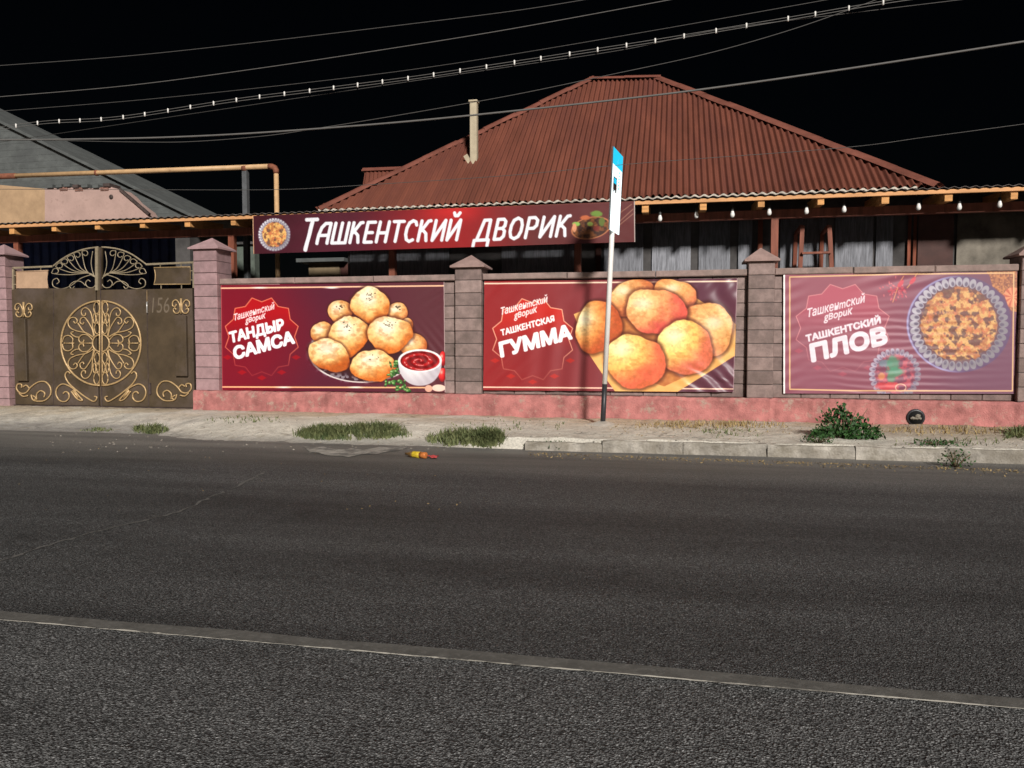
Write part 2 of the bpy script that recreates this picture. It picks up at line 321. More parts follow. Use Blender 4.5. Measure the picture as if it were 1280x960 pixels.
def on_ground(px, py):
    lo, hi = 0., .24
    for _ in range(9):
        m = (lo+hi)/2; p = G(px, py, m)
        if m > gz(p.x, p.y): hi = m
        else: lo = m
    return G(px, py, lo)

kerb = bpy.data.objects.new('kerb', None); COL.objects.link(kerb); place(kerb, (KX,8.5,0), None); kerb['kind'] = 'structure'
x = KX
for i in range(16):
    ln = .875; tl = random.uniform(-.008,.008); yo = random.uniform(-.012,.012); zt = .132+random.uniform(-.008,.006)-(.035 if i == 0 else 0)
    m = MB(); n = 7; vs = []
    for q in range(n):
        xx = x+.003+(ln-.006)*q/(n-1); j = lambda s: random.uniform(-s, s)*(1.8 if q not in (0,6) else 2.6)
        vs += [(xx,8.5+yo+j(.004),-.05),(xx,8.5+yo+j(.007),zt-.025+j(.008)),(xx,8.522+yo+j(.006),zt+j(.004)),(xx,8.65+yo,zt+tl),(xx,8.65+yo,-.05)]
    fs = [(q*5+r, (q+1)*5+r, (q+1)*5+r+1, q*5+r+1) for q in range(n-1) for r in range(4)]
    fs += [(0,1,2,3,4), tuple((n-1)*5+r for r in (4,3,2,1,0))]
    m.add(vs, fs).build('kerb_stone', m_kerb, kerb); x += ln

# ================================================================== THE BLOCK WALL
def X(px, Y=D): return P(px, 430, Y).x
wall = thing('boundary_wall', 'block wall with pointed pillars on a peeling pink plinth', 'wall', (-1.5, D, ZS))
ROW, Z0, ZT = .1835, .47, .47+9*.1835
pil = [(X(243.5,D-.1), X(273,D-.1), 12, m_blockp, m_capp), (X(568.5,D-.1), X(602,D-.1), 10, m_block, m_cap),
       (X(934,D-.1), X(967.5,D-.1), 10, m_block, m_cap), (X(1274,D-.1), X(1274,D-.1)+.38, 10, m_block, m_cap)]
# plinth: ragged hand-rendered strip
def plinth(x0, x1, y0, z1, name='plinth'):
    n = int((x1-x0)/.06)+2; m = MB(); vs = []
    for i in range(n):
        xx = x0+(x1-x0)*i/(n-1); j = float(fbm(np.array([xx*3.]), np.array([1.]), 3, 3)[0]-.5); jj = random.uniform(-.006,.006)
        vs += [(xx,y0+.02*j-.02,.05),(xx,y0+.03*j+jj,.25),(xx,y0+.02*j+jj,z1-.035+.03*j),(xx,y0+.03,z1+.02*j+jj),(xx,D+.3,z1+.0)]
    m.add(vs, [(i*5+r,(i+1)*5+r,(i+1)*5+r+1,i*5+r+1) for i in range(n-1) for r in range(4)]+[(0,1,2,3,4),tuple((n-1)*5+r for r in (4,3,2,1,0))])
    return m.build(name, m_plinth, wall)
plinth(pil[0][0]-.01, pil[3][1]+2.5, D-.17, .47)
bm_cache = {}
def block_mesh(w, h, dpt):
    key = (round(w,3), round(h,3), round(dpt,3))
    if key not in bm_cache: bm_cache[key] = MB().box(-w/2, w/2, 0, dpt, 0, h, .007).mesh((0,0,0), 'block')
    return bm_cache[key]
def blk(x0, x1, y0, z, dpt, parent, mat):
    g = .004; wdt = round((x1-x0)/.005)*.005-2*g
    key = block_mesh(wdt, ROW-2*g, dpt)
    if not key.materials: key.materials.append(mat)
    me_ = key
    if key.materials[0] is not mat:
        kk = (key.name, mat.name)
        if kk not in bm_cache: bm_cache[kk] = key.copy(); bm_cache[kk].materials[0] = mat
        me_ = bm_cache[kk]
    return mobj('block', me_, None, parent, ((x0+x1)/2, y0+random.uniform(-.005,.004), z+g))
for x0, x1, rows, mb_, mc_ in pil:
    xc, h = (x0+x1)/2, (x1-x0)/2; yb = D-.1; dp = x1-x0
    core = MB().box(x0+.012, x1-.012, yb+.012, yb+dp-.012, .1, Z0+rows*ROW).build('pillar', m_mortar, wall)
    for r in range(rows): blk(x0, x1, yb, Z0+r*ROW, dp, core, mb_)
    zt = Z0+rows*ROW; o = .055; m = MB(); yc = yb+dp/2
    a0 = [(xc-h-o,yc-h-o,zt),(xc+h+o,yc-h-o,zt),(xc+h+o,yc+h+o,zt),(xc-h-o,yc+h+o,zt)]; a1 = [(p[0],p[1],zt+.025) for p in a0]
    m.add(a0+a1+[(xc,yc,zt+.2)], [(3,2,1,0),(0,1,5,4),(1,2,6,5),(2,3,7,6),(3,0,4,7),(4,5,8),(5,6,8),(6,7,8),(7,4,8)]).build('cap', mc_, core)
for pn, (xa, xb) in enumerate(((pil[0][1], pil[1][0]), (pil[1][1], pil[2][0]), (pil[2][1], pil[3][0]), (pil[3][1], pil[3][1]+2.4))):
    core = MB().box(xa+.001, xb-.001, D+.014, D+.19, .1, ZT).build('wall_panel', m_mortar if pn < 3 else m_block, wall)
    nb = 8; bw = (xb-xa)/nb
    if pn < 3:
        for r in range(9):
            off = (r % 2)*bw/2
            xs = [xa]+[xa+off+bw*i for i in range(0 if off else 1, nb)]+[xb]
            for q in range(len(xs)-1): blk(xs[q], xs[q+1], D, Z0+r*ROW, .15, core, m_block)
    ns = 3; cw = (xb-xa)/ns
    for i in range(ns):
        zz = ZT+random.uniform(0,.006)
        MB().box(xa+cw*i+.004, xa+cw*(i+1)-.004, D-.055+random.uniform(-.006,.006), D+.25, zz, zz+.088, .012).build('coping', m_coping, wall)
# second gate pillar, on the far side of the gate
x1 = X(9.5, D-.1); x0 = x1-.38
gp = thing('gate_pillar', 'block pillar tinted by painted-in pink light at the left edge beside the gate', 'pillar', ((x0+x1)/2, D, ZS))
core = MB().box(x0+.012, x1-.012, D-.088, D+.268, .1, Z0+12*ROW).build('mortar_core', m_mortar, gp)
for r in range(-2, 12): blk(x0, x1, D-.1, Z0+r*ROW, .38, core, m_blockp)
xc, yc, zt, h = (x0+x1)/2, D+.09, Z0+12*ROW, .245
MB().add([(xc-h,yc-h,zt),(xc+h,yc-h,zt),(xc+h,yc+h,zt),(xc-h,yc+h,zt),(xc-h,yc-h,zt+.025),(xc+h,yc-h,zt+.025),(xc+h,yc+h,zt+.025),(xc-h,yc+h,zt+.025),(xc,yc,zt+.2)],
   [(3,2,1,0),(0,1,5,4),(1,2,6,5),(2,3,7,6),(3,0,4,7),(4,5,8),(5,6,8),(6,7,8),(7,4,8)]).build('cap', m_capp, gp)
# drain hole in the plinth
c0 = P(1145, 522, D-.19)
dr = thing('drain_pipe', 'round black drain hole in the pink plinth', 'drain pipe', c0)
MB().lathe([(.075,.0),(.105,.0),(.112,-.012),(.112,-.06)], c0+Vector((0,-.005,0)), (0,-1,0), 20).build('rim', m_black, dr)
MB().lathe([(.09,0),(.09,.004)], c0+Vector((0,-.004,0)), (0,-1,0), 18).build('dark_mouth', M('mouth', (.008,.008,.008), .9), dr)
for q in range(5):
    a = random.uniform(0,6.3); rr = random.uniform(.01,.05); s = random.uniform(.02,.035)
    MB().tube([c0+Vector((rr*math.cos(a)-s,-.012,rr*math.sin(a)-.02)), c0+Vector((rr*math.cos(a),-.016,rr*math.sin(a)-.005)), c0+Vector((rr*math.cos(a)+s,-.012,rr*math.sin(a)-.015))], .016, 5).build('rubbish', m_kerb, dr)

# ================================================================== PRINTED BANNERS
def text_tris(body, shear=0., font_scale=1.):
    cu = bpy.data.curves.new('t', 'FONT'); cu.body = body; cu.size = 1; cu.shear = shear; cu.resolution_u = 4
    o = bpy.data.objects.new('t', cu); COL.objects.link(o); dg = bpy.context.evaluated_depsgraph_get()
    me = o.evaluated_get(dg).to_mesh(); me.calc_loop_triangles()
    v = np.array([p.co[:2] for p in me.vertices]); t = np.array([q.vertices[:] for q in me.loop_triangles])
    o.evaluated_get(dg).to_mesh_clear(); bpy.data.objects.remove(o); bpy.data.curves.remove(cu); return v, t
CAPH = None
class Art:
    SS = 3
    def __init__(s, corners, Y, nx, ny):
        s.Y = Y; s.c3 = [P(*c, Y) for c in corners]; s.nx, s.ny = nx, ny            # TL TR BR BL
        u, v = np.meshgrid((np.arange(nx*s.SS)+.5)/(nx*s.SS), (np.arange(ny*s.SS)+.5)/(ny*s.SS)); s.U, s.V = u, v
        Xw, Zw = s.at(u, v); s.x, s.y = proj(Xw, Y, Zw); s.img = np.zeros(u.shape+(3,))
    def at(s, u, v):
        a, b, c, d = s.c3; f = lambda k: (a[k]*(1-u)+b[k]*u)*(1-v)+(d[k]*(1-u)+c[k]*u)*v
        return f(0), f(2)
    def grid(s, px, py):                                                           # photo pixel -> sample index
        q = [P(float(a), float(b), s.Y) for a, b in zip(px, py)]; X_ = np.array([k.x for k in q]); Z_ = np.array([k.z for k in q])
        u = np.full(X_.shape, .5); v = u.copy(); a, b, c, d = s.c3
        for _ in range(8):
            xl = a.x*(1-v)+d.x*v; xr = b.x*(1-v)+c.x*v; u = (X_-xl)/(xr-xl); zt = a.z*(1-u)+b.z*u; zb = d.z*(1-u)+c.z*u; v = (Z_-zt)/(zb-zt)
        return u*s.nx*s.SS-.5, v*s.ny*s.SS-.5
    def blend(s, m, col):
        col = np.asarray(col, float); m = np.clip(m, 0, 1)[...,None]; s.img[...] = s.img*(1-m)+(col if col.ndim == 3 else col[None,None])*m
    def sub(s, x0, y0, x1, y1):                                                    # a window on the canvas, for speed
        gx_, gy_ = s.grid([x0,x1,x0,x1], [y0,y0,y1,y1]); H, W = s.x.shape
        i0, i1 = int(np.clip(gy_.min()-3,0,H-1)), int(np.clip(gy_.max()+4,1,H)); j0, j1 = int(np.clip(gx_.min()-3,0,W-1)), int(np.clip(gx_.max()+4,1,W))
        a = Art.__new__(Art); a.Y, a.c3, a.nx, a.ny = s.Y, s.c3, s.nx, s.ny; a.root = s
        for k in ('U','V','x','y','img'): setattr(a, k, getattr(s, k)[i0:i1, j0:j1])
        return a
    def blob(s, cx, cy, rx, ry, rot=0):
        q = max(rx, ry)*1.35+2; a = s.sub(cx-q, cy-q, cx+q, cy+q); return (a,)+a.ell(cx, cy, rx, ry, rot)
    def ell(s, cx, cy, rx, ry, rot=0):
        c, n = math.cos(R(rot)), math.sin(R(rot)); dx, dy = s.x-cx, s.y-cy
        return (dx*c+dy*n)/rx, (-dx*n+dy*c)/ry
    def line(s, pts, wd, col, a=1., closed=False):
        pts = list(pts)+([pts[0]] if closed else []); q = wd+2
        if hasattr(s, 'c3') and not hasattr(s, 'root'): s = s.sub(min(p[0] for p in pts)-q, min(p[1] for p in pts)-q, max(p[0] for p in pts)+q, max(p[1] for p in pts)+q)
        d = np.full(s.x.shape, 1e9)
        for (x0,y0),(x1,y1) in zip(pts[:-1], pts[1:]):
            L2 = (x1-x0)**2+(y1-y0)**2+1e-9; t = np.clip(((s.x-x0)*(x1-x0)+(s.y-y0)*(y1-y0))/L2, 0, 1)
            d = np.minimum(d, np.hypot(s.x-x0-t*(x1-x0), s.y-y0-t*(y1-y0)))
        s.blend(sst(wd/2+.2, wd/2-.2, d)*a, col)
    def poly(s, pts):
        ins = np.zeros(s.x.shape, bool); n = len(pts)
        for i in range(n):
            x0, y0 = pts[i]; x1, y1 = pts[(i+1) % n]
            if y0 == y1: continue
            ins ^= ((y0 > s.y) != (y1 > s.y)) & (s.x < (x1-x0)*(s.y-y0)/(y1-y0)+x0)
        return ins.astype(float)
    def text(s, body, p0, p1, cap, col=(250,248,250), shear=0., bold=0., shadow=0.):
        v, t = text_tris(body, shear); global CAPH
        if CAPH is None: CAPH = text_tris('Н')[0][:,1].max()
        x0, x1 = v[:,0].min(), v[:,0].max(); ux, uy = (p1[0]-p0[0])/(x1-x0), (p1[1]-p0[1])/(x1-x0)
        ang = math.atan2(p1[1]-p0[1], p1[0]-p0[0]); k = cap/CAPH; nx, ny = math.sin(ang)*.55*k, -math.cos(ang)*k   # upright axis, a little skewed
        px = p0[0]+(v[:,0]-x0)*ux+v[:,1]*nx; py = p0[1]+(v[:,0]-x0)*uy+v[:,1]*ny
        gx_, gy_ = s.grid(px, py); m = np.zeros(s.x.shape, bool); H, W = m.shape
        for a, b, c in t:
            X3, Y3 = gx_[[a,b,c]], gy_[[a,b,c]]
            i0, i1 = max(0,int(Y3.min())), min(H,int(Y3.max())+2); j0, j1 = max(0,int(X3.min())), min(W,int(X3.max())+2)
            if i0 >= i1 or j0 >= j1: continue
            jj, ii = np.meshgrid(np.arange(j0,j1), np.arange(i0,i1)); dn = (Y3[1]-Y3[2])*(X3[0]-X3[2])+(X3[2]-X3[1])*(Y3[0]-Y3[2])
            if abs(dn) < 1e-12: continue
            l0 = ((Y3[1]-Y3[2])*(jj-X3[2])+(X3[2]-X3[1])*(ii-Y3[2]))/dn; l1 = ((Y3[2]-Y3[0])*(jj-X3[2])+(X3[0]-X3[2])*(ii-Y3[2]))/dn
            m[i0:i1,j0:j1] |= (l0 >= -1e-6)&(l1 >= -1e-6)&(l0+l1 <= 1+1e-6)
        ppx = s.nx*s.SS/abs(s.x[0,-1]-s.x[0,0]); r = bold*ppx
        if r >= 1:
            o = m.copy(); q = int(r)
            for di in range(-q, q+1):
                for dj in range(-q, q+1):
                    if di*di+dj*dj <= r*r: o |= np.roll(np.roll(m, di, 0), dj, 1)
            m = o
        s.blend(m.astype(float), col)
    def finish(s, name, label, cat, thick, height, rough=.4, gain=1.02, edge=None):
        SS = s.SS; img = s.img.reshape(s.ny,SS,s.nx,SS,3).mean((1,3))/255.
        l = np.where(img <= .04045, img/12.92, ((img+.055)/1.055)**2.4)*gain
        u, v = np.meshgrid(np.linspace(0,1,s.nx), np.linspace(0,1,s.ny)); Xw, Zw = s.at(u, v)
        Yw = s.Y-thick-height(u, v, Xw, Zw); org = Vector((s.c3[3].x/2+s.c3[2].x/2, s.Y, min(s.c3[2].z, s.c3[3].z)))
        V = np.stack([Xw-org.x, Yw-org.y, Zw-org.z], -1).reshape(-1,3); n = len(V)
        idx = np.arange(n).reshape(s.ny, s.nx); F = np.stack([idx[:-1,:-1],idx[1:,:-1],idx[1:,1:],idx[:-1,1:]], -1).reshape(-1,4).tolist()
        # rim of the sheet, then the back
        rim = np.concatenate([idx[0,:-1], idx[:-1,-1], idx[-1,:0:-1], idx[:0:-1,0]]); B = V[rim].copy(); B[:,1] = V[rim][:,1]+.004
        V = np.concatenate([V, B]); k = len(rim); F += [[int(rim[(i+1) % k]), n+(i+1) % k, n+i, int(rim[i])][::-1] for i in range(k)]
        me = bpy.data.meshes.new(name); me.from_pydata(V.tolist(), [], F)
        C = np.concatenate([l.reshape(-1,3), l.reshape(-1,3)[rim]]); C = np.concatenate([C, np.ones((len(C),1))], -1)
        at = me.color_attributes.new('print', 'FLOAT_COLOR', 'POINT'); at.data.foreach_set('color', C.astype(np.float32).ravel())
        me.polygons.foreach_set('use_smooth', [True]*len(me.polygons))
        o = mobj(name, me, attr_mat(name+'_print', rough, .4), None, org); return tag(o, label, cat, 'printed banners')

def mixc(a, b, t): t = np.clip(t, 0, 1)[...,None]; return np.asarray(a, float)*(1-t)+np.asarray(b, float)*t
def badge(A, cx, cy, rx, ry, top, line, bgfade=True, la=1.):
    pts = []; A = A.sub(cx-rx*1.3, cy-ry*1.2, cx+rx*1.3, cy+ry*1.2)
    for i in range(24):
        a = math.pi*2*i/24+math.pi/24*0; r = 1 if i % 2 else .87
        pts.append((cx+rx*r*math.cos(a), cy-ry*r*math.sin(a)))
    m = A.poly(pts); t = sst(cy+ry*.35, cy-ry*.75, A.y)
    A.blend(m*t*.85, top)
    fade = .25+.75*sst(cy+ry*.95, cy-ry*.1, A.y)
    old = A.img.copy(); A.line(pts, 1.1, line, la, True); A.img[...] = old*(1-fade[...,None])+A.img*fade[...,None]
    for k in range(-2, 3):                                             # little red lozenges under the rim
        a = -math.pi/2+k*math.pi/6; lx, ly = cx+rx*1.05*math.cos(a), cy-ry*1.02*math.sin(a)
        A.blend(sst(1.1, .7, np.abs((A.x-lx)/6.5)+np.abs((A.y-ly)/3.5))*.55, top)
def bun(A, cx, cy, rx, ry, rot, light, mid, dark, seed, lx=-.3, ly=-.4, seeds=0, rough=.07, blot=.35, toast=0., wsc=9.):
    A, ex, ey = A.blob(cx, cy, rx, ry, rot); an_ = np.arctan2(ey, ex); wob = .05*np.sin(2*an_+seed)+.035*np.sin(3*an_+seed*1.7)+rough*(fbm(A.x/wsc+seed, A.y/wsc, 3, seed)-.5)*2; r = np.sqrt(ex**2+ey**2)+wob
    nx, ny = (A.x-cx)/rx, (A.y-cy)/ry; t = np.sqrt((nx-lx)**2+(ny-ly)**2)/1.55+blot*(fbm(A.x/11, A.y/8, 4, seed+9)-.5)
    col = mixc(light, mid, sst(.1, .55, t)); col = col*(1-sst(.44, .9, t)[...,None])+np.asarray(dark, float)*sst(.44, .9, t)[...,None]
    col = col*(.86+.28*fbm(A.x/2.6, A.y/2.6, 4, seed+4))[...,None]
    tz = (toast*sst(.52,.7,fbm(A.x/7+seed, A.y/4.5, 4, seed+21)))[...,None]; col = col*(1-tz)+np.array((172,92,40))*tz
    A.blend(sst(1.16, .98, r)*.6, (60,20,16)); A.blend(sst(1.0, .95, r), col); A.blend(sst(.5, .05, np.hypot(nx-lx*.9, (ny-ly*.9)*1.3))*.5*sst(1,.9,r), (255,250,232))
    rr = random.Random(seed)
    for _ in range(seeds):
        a, q = rr.uniform(0,6.28), rr.uniform(0,.33); sx, sy = cx+rx*(.0+q*math.cos(a)), cy+ry*(-.5+q*.8*math.sin(a))
        W1, e1, e2 = A.blob(sx, sy, .9, .55, rr.uniform(0,180)) if not hasattr(A,'root') else A.root.blob(sx, sy, .9, .55, rr.uniform(0,180)); W1.blend(sst(1.3, .6, np.hypot(e1, e2)), (60,45,30))

YB = D-.012
# ---- first banner
Z = lambda zx, zy: (270+zx/6, 340+zy/6)
Q = lambda zx, zy: (375+zx/6, 340+zy/6)
A = Art([(276.2,355.6),(555.6,352.3),(557,490.3),(278.2,487.8)], YB, 480, 240)
A.img[...] = mixc((122,14,36), (88,26,46), sst(.05, .5, A.U)); A.img[...] = A.img*(1-sst(.5,.95,A.U)[...,None])+np.array((92,44,52))*sst(.5,.95,A.U)[...,None]
A.blend(sst(1.2,.2,np.hypot((A.x-330)/90,(A.y-420)/75))*.35, (140,8,30))
A.line([(276,360.6),(556,357.5)], 1.7, (255,205,165)); A.line([(278,483.4),(531,484.2)], 1.7, (250,190,140)); A.line([(276,356),(350,355.2)], .9, (240,225,220))
A.line([(555.2,352),(556.6,490)], 1.2, (225,205,200)); A.line([(277.2,356),(278.6,488)], .7, (200,120,110), .7)
for gx0 in (325, 415): A.blend(sst(14,0,np.abs(A.x-gx0))*sst(1.6,.4,np.abs(A.y-360)), (255,250,235)); A.blend(sst(14,0,np.abs(A.x-gx0-30))*sst(1.6,.4,np.abs(A.y-483.8)), (255,245,225))
badge(A, 327.8, 421, 47, 50, (190,8,18), (235,120,90))
for b_, p0, p1, cp_, sh, bo in (('Tашкенmскuй', Z(145,364), Z(446,277), 8.6, .32, .2), ('gвopuк', Z(224,385), Z(380,344), 8.2, .32, .2)):
    A.text(b_, p0, p1, cp_, (255,235,235), sh, bo)
A.text('ТАНДЫР', Z(114,530), Z(513,428), 13.0, (250,248,252), 0, 1.0); A.text('САМСА', Z(146,652), Z(590,530), 15, (250,248,252), 0, 1.35)
ex, ey = A.ell(*Q(470,600), 67, 38); r = np.hypot(ex, ey)
A.blend(sst(1.02,.99,r), (235,225,220)); A.blend(sst(.975,.96,r), (60,30,38)); A.blend(sst(.2,.0,np.abs(r-.9))*(vnoise(A.x/3,A.y/3,4) > .6)*.6, (190,190,200))
lt, md, dk = (255,240,204), (250,204,130), (205,100,35)
for i, (zx, zy, rx, ry, rot) in enumerate(((305,300,98,86,-10),(735,310,80,82,20),(170,462,86,88,0),(855,550,100,92,10),(800,410,48,72,0))):
    bun(A, *Q(zx,zy), rx/6, ry/6, rot, (252,225,180), (240,180,110), (190,95,45), 40+i, seeds=14 if i < 2 else 0, toast=.4, wsc=14., rough=.12)
for i, (zx, zy, rx, ry, rot) in enumerate(((530,250,150,140,0),(362,482,150,158,15),(670,467,170,142,-8),(226,622,165,122,32),(548,702,176,118,-6))):
    bun(A, *Q(zx,zy), rx/6, ry/6, rot, lt, md, (214,110,38) if i != 3 else (190,90,30), 60+i*3, (-.15,-.45)[0], -.45, (15,13,15,0,5)[i], toast=.34, wsc=14., rough=.12)
for gx0, gy0 in ((690,770),(770,830),(720,700),(680,830),(800,870),(740,860),(720,745)):
    for _ in range(5): bun(A, Q(gx0,gy0)[0]+random.gauss(0,2.6), Q(gx0,gy0)[1]+random.gauss(0,2.2), random.uniform(2.4,4.6), random.uniform(1.1,2.1), random.uniform(0,180), (128,176,96), (74,134,58), (34,78,36), gx0+_, rough=.35)
for gx0, gy0 in ((1070,650),(1068,770)):
    bun(A, *Q(gx0,gy0), 5, 9, 0, (240,90,80), (215,35,40), (140,15,20), gx0)
A.blend(sst(1,.9,np.hypot(*A.ell(*Q(1040,868),9,4.5))), (245,215,195)); A.blend(sst(1,.9,np.hypot(*A.ell(*Q(965,872),5,4.5))), (225,175,150))
bx_, by_ = A.ell(*Q(900,668), 27, 30.5); A.blend((by_ > 0)*sst(1.02,.98,(np.abs(bx_)**2.2+np.abs(by_)**2.2)), mixc((250,248,248), (196,188,196), sst(.1,1.1,np.hypot(bx_+.3,by_))))
ex, ey = A.ell(*Q(900,664), 27.3, 14.2); r = np.hypot(ex, ey); A.blend(sst(1.02,.98,r), (248,246,246)); ex, ey = A.ell(*Q(900,666), 24.5, 12.3); r = np.hypot(ex, ey)
sw = np.sin(r*13+np.arctan2(ey,ex)*1.0+2*fbm(A.x/4,A.y/4,3,3)); A.blend(sst(1.02,.98,r), mixc((120,8,14), (186,24,26), sst(-.6,.8,sw))); A.blend(sst(.97,.9,r)*sst(.86,1,sw)*(fbm(A.x/2,A.y/2,2,8) > .5)*.8, (250,205,200))
def h1(u, v, X_, Z_): return .004*(fbm(u*5, v*3, 3, 1)-.5)+.006*np.exp(-((u-.99)/.07)**2-((v-.12)/.16)**2)*np.sin((u*26+v*20)*3.1)+.003*np.exp(-((u-.93)/.1)**2-((v-.7)/.25)**2)*np.sin(u*160-v*60)
A.finish('samsa_banner', 'maroon banner with a plate of golden buns and a white sauce bowl', 'banner', .010, h1, .5)

# ---- second banner
Z = lambda zx, zy: (600+zx/6, 340+zy/6)
Q = lambda zx, zy: (710+zx/5.818, 340+zy/5.818)
A = Art([(606.2,351.6),(921.8,348.2),(916.8,489.9),(604.7,487.5)], YB, 500, 236)
A.img[...] = mixc((150,42,44), (134,58,62), sst(.0,.5,A.U)); t = sst(.42,.8,A.U)[...,None]; A.img[...] = A.img*(1-t)+np.array((100,58,72))*t
A.line([(606,355),(922,352)], 1.7, (255,222,195)); A.line([(605,483.5),(917,485.8)], 1.6, (255,215,190)); A.line([(921.3,348),(916.4,490)], 1.1, (215,190,190))
badge(A, 666.5, 424, 51.5, 52, (212,46,36), (245,170,140))
A.text('Tашкенmскuй', Z(168,322), Z(515,227), 9.6, (255,242,240), .32, .25); A.text('gвopuк', Z(260,352), Z(438,300), 9, (255,242,240), .32, .25)
A.text('ТАШКЕНТСКАЯ', Z(166,478), Z(562,370), 7.4, (252,246,246), 0, .6); A.text('ГУММА', Z(166,634), Z(690,497), 17.6, (252,249,250), 0, 1.6)
tray = [Q(*q) for q in ((45,308),(160,262),(300,222),(310,150),(370,90),(470,60),(560,95),(620,118),(700,64),(800,75),(900,120),(928,190),(1005,238),(1090,258),(1160,300),(1190,355),(1220,385),(1215,605),(1000,740),(790,872),(345,868),(245,730),(130,560),(62,472),(78,392))]
A.blend(A.poly(tray), mixc((252,206,130), (232,160,84), fbm(A.x/14, A.y/9, 4, 5)))
A.blend(A.poly([Q(*q) for q in ((300,300),(900,200),(1190,420),(1000,690),(700,830),(290,700))])*.75, mixc((160,74,40), (205,130,70), fbm(A.x/6, A.y/4, 3, 17)))
Y_, O_, R_ = (255,226,140), (246,166,84), (216,84,52)
for i, (zx, zy, rx, ry, rot, a_, b_, c_, lx, ly) in enumerate((
    (455,185,168,132,-35,(252,206,140),(242,164,100),(206,112,66),-.4,-.4),(785,170,158,112,15,(250,200,130),(242,164,98),(222,122,80),-.2,-.5),
    (1005,420,205,195,10,(252,206,136),(244,176,108),(222,134,84),.3,-.3),(225,405,178,186,0,(255,232,170),(242,158,84),(196,90,48),-.7,-.35),
    (640,285,222,178,20,(254,216,146),(246,168,106),(226,92,76),-.5,-.35),(850,545,200,210,0,(255,240,160),(252,206,110),(224,116,84),-.45,-.45),(490,645,220,202,-5,(255,238,156),(250,196,104),(230,108,74),-.5,-.5))):
    bun(A, *Q(zx,zy), rx/5.818, ry/5.818, rot, a_, b_, c_, 80+i*5, lx, ly, blot=.22, toast=.28, wsc=20., rough=.12)
for zx, zy, rx, ry, cc, al in ((650,390,17,9,(214,70,72),.5),(900,680,22,11,(206,90,80),.4),(560,720,18,11,(226,92,66),.45),(680,300,8,18,(226,90,70),.35)):
    ex, ey = A.ell(*Q(zx,zy), rx, ry); A.blend(sst(1.1,.1,np.hypot(ex,ey))*al*(.5+fbm(A.x/2,A.y/5,3,7)), cc)
def h2(u, v, X_, Z_):
    f = .012*np.exp(-((u-.32)/.16)**2)*sst(.05,.5,v)*np.sin(u*62+v*3+2*fbm(u*6,v*2,2,4))*.55
    g = .009*np.exp(-((u-.97)/.1)**2)*np.sin(u*60-v*17+3*fbm(u*9,v*4,2,2))*.7
    k = .008*np.exp(-((u-.1)/.1)**2-((v-.85)/.2)**2)*np.sin((u*1.2+v*.6)*60)+.008*np.exp(-((u-.93)/.12)**2-((v-.9)/.15)**2)*np.sin((u*.9-v*.5)*90+4*fbm(u*12,v*12,2,5))
    e = .007*np.exp(-((v-.04)/.12)**2)*np.sin(u*70+v*30)*fbm(u*7,v,2,9)
    return 1.5*f+1.5*g+1.3*k+1.6*e+.008*(fbm(u*7,v*4,3,3)-.5)
A.finish('gumma_banner', 'red banner with a paper tray of golden fried pies behind the sign pole', 'banner', .034, h2, .4)

# ---- third banner, its print paled by painted-in lamp glare
Z = lambda zx, zy: (970+zx/5.82, 335+zy/5.82)
Q = lambda zx, zy: (1080+zx/5.645, 330+zy/5.645)
A = Art([(979,342.7),(1271,338),(1268.7,492),(979,491.7)], YB, 480, 244)
A.img[...] = mixc((146,78,90), (150,84,98), fbm(A.U*4,A.V*3,3,2)); t = sst(.35,.9,A.U)[...,None]; A.img[...] = A.img*(1-t)+np.array((112,72,92))*t
t = (sst(.6,1,A.V)*.25)[...,None]; A.img[...] = A.img*(1-t)+np.array((96,50,72))*t
badge(A, 1053, 410, 60, 56, (190,84,100), (232,150,150), True, .8)
def plov(cx, cy, rx, ry, k, seed):
    A_, ex, ey = A.blob(cx, cy, rx, ry); plov_(A_, ex, ey, k, seed)
def plov_(A, ex, ey, k, seed):
    r = np.hypot(ex, ey); n1 = fbm(A.x/k, A.y/k, 3, seed); n2 = fbm(A.x/(k*.6)+9, A.y/(k*.6), 3, seed+3); n3 = fbm(A.x/(k*.5)-7, A.y/(k*.5)+4, 2, seed+8)
    th = 6*fbm(A.x/(k*1.1), A.y/(k*1.1), 2, seed+11); st = vnoise((A.x*np.cos(th)+A.y*np.sin(th))/(k*.11), (A.y*np.cos(th)-A.x*np.sin(th))/(k*.4), seed+5)
    c_ = mixc((196,124,74), (246,196,116), sst(.3,.62,n2)); c_ = c_*(.7+.5*st[...,None])
    t = (sst(.60,.68,n3)*.7)[...,None]; c_ = c_*(1-t)+np.array((222,124,80))*t; t = (sst(.5,.64,n1+.25*(n3-.5))*.75)[...,None]; c_ = c_*(1-t)+(np.array((84,60,60))*(.7+.6*st[...,None]))*t
    A.blend(sst(1.03,.97,r+.12*(n2-.5)), c_)
def beads(cx, cy, rx, ry, n, br, bh, hi, lo, a0=0, a1=2*math.pi, al=1.):
    for i in range(n):
        a = a0+(a1-a0)*i/n; bx, by = cx+rx*math.cos(a), cy+ry*math.sin(a); W1, ex, ey = A.blob(bx, by, bh, br, math.degrees(a)); r = np.hypot(ex, ey)
        W1.blend(sst(1.05,.9,r)*al, tuple(q_*(.86-.16*math.cos(a-.7)) for q_ in hi)); W1.blend(sst(.62,.3,np.hypot(ex+.35,ey-.15))*al*.9, lo)
pc = Q(665,425)
ex, ey = A.ell(*pc, 65, 60); A.blend(sst(1.01,.99,np.hypot(ex,ey)), (92,74,108)); A.blend(sst(.035,.0,np.abs(np.hypot(ex,ey)-.985))*sst(.2,-.4,ex), (170,170,215))
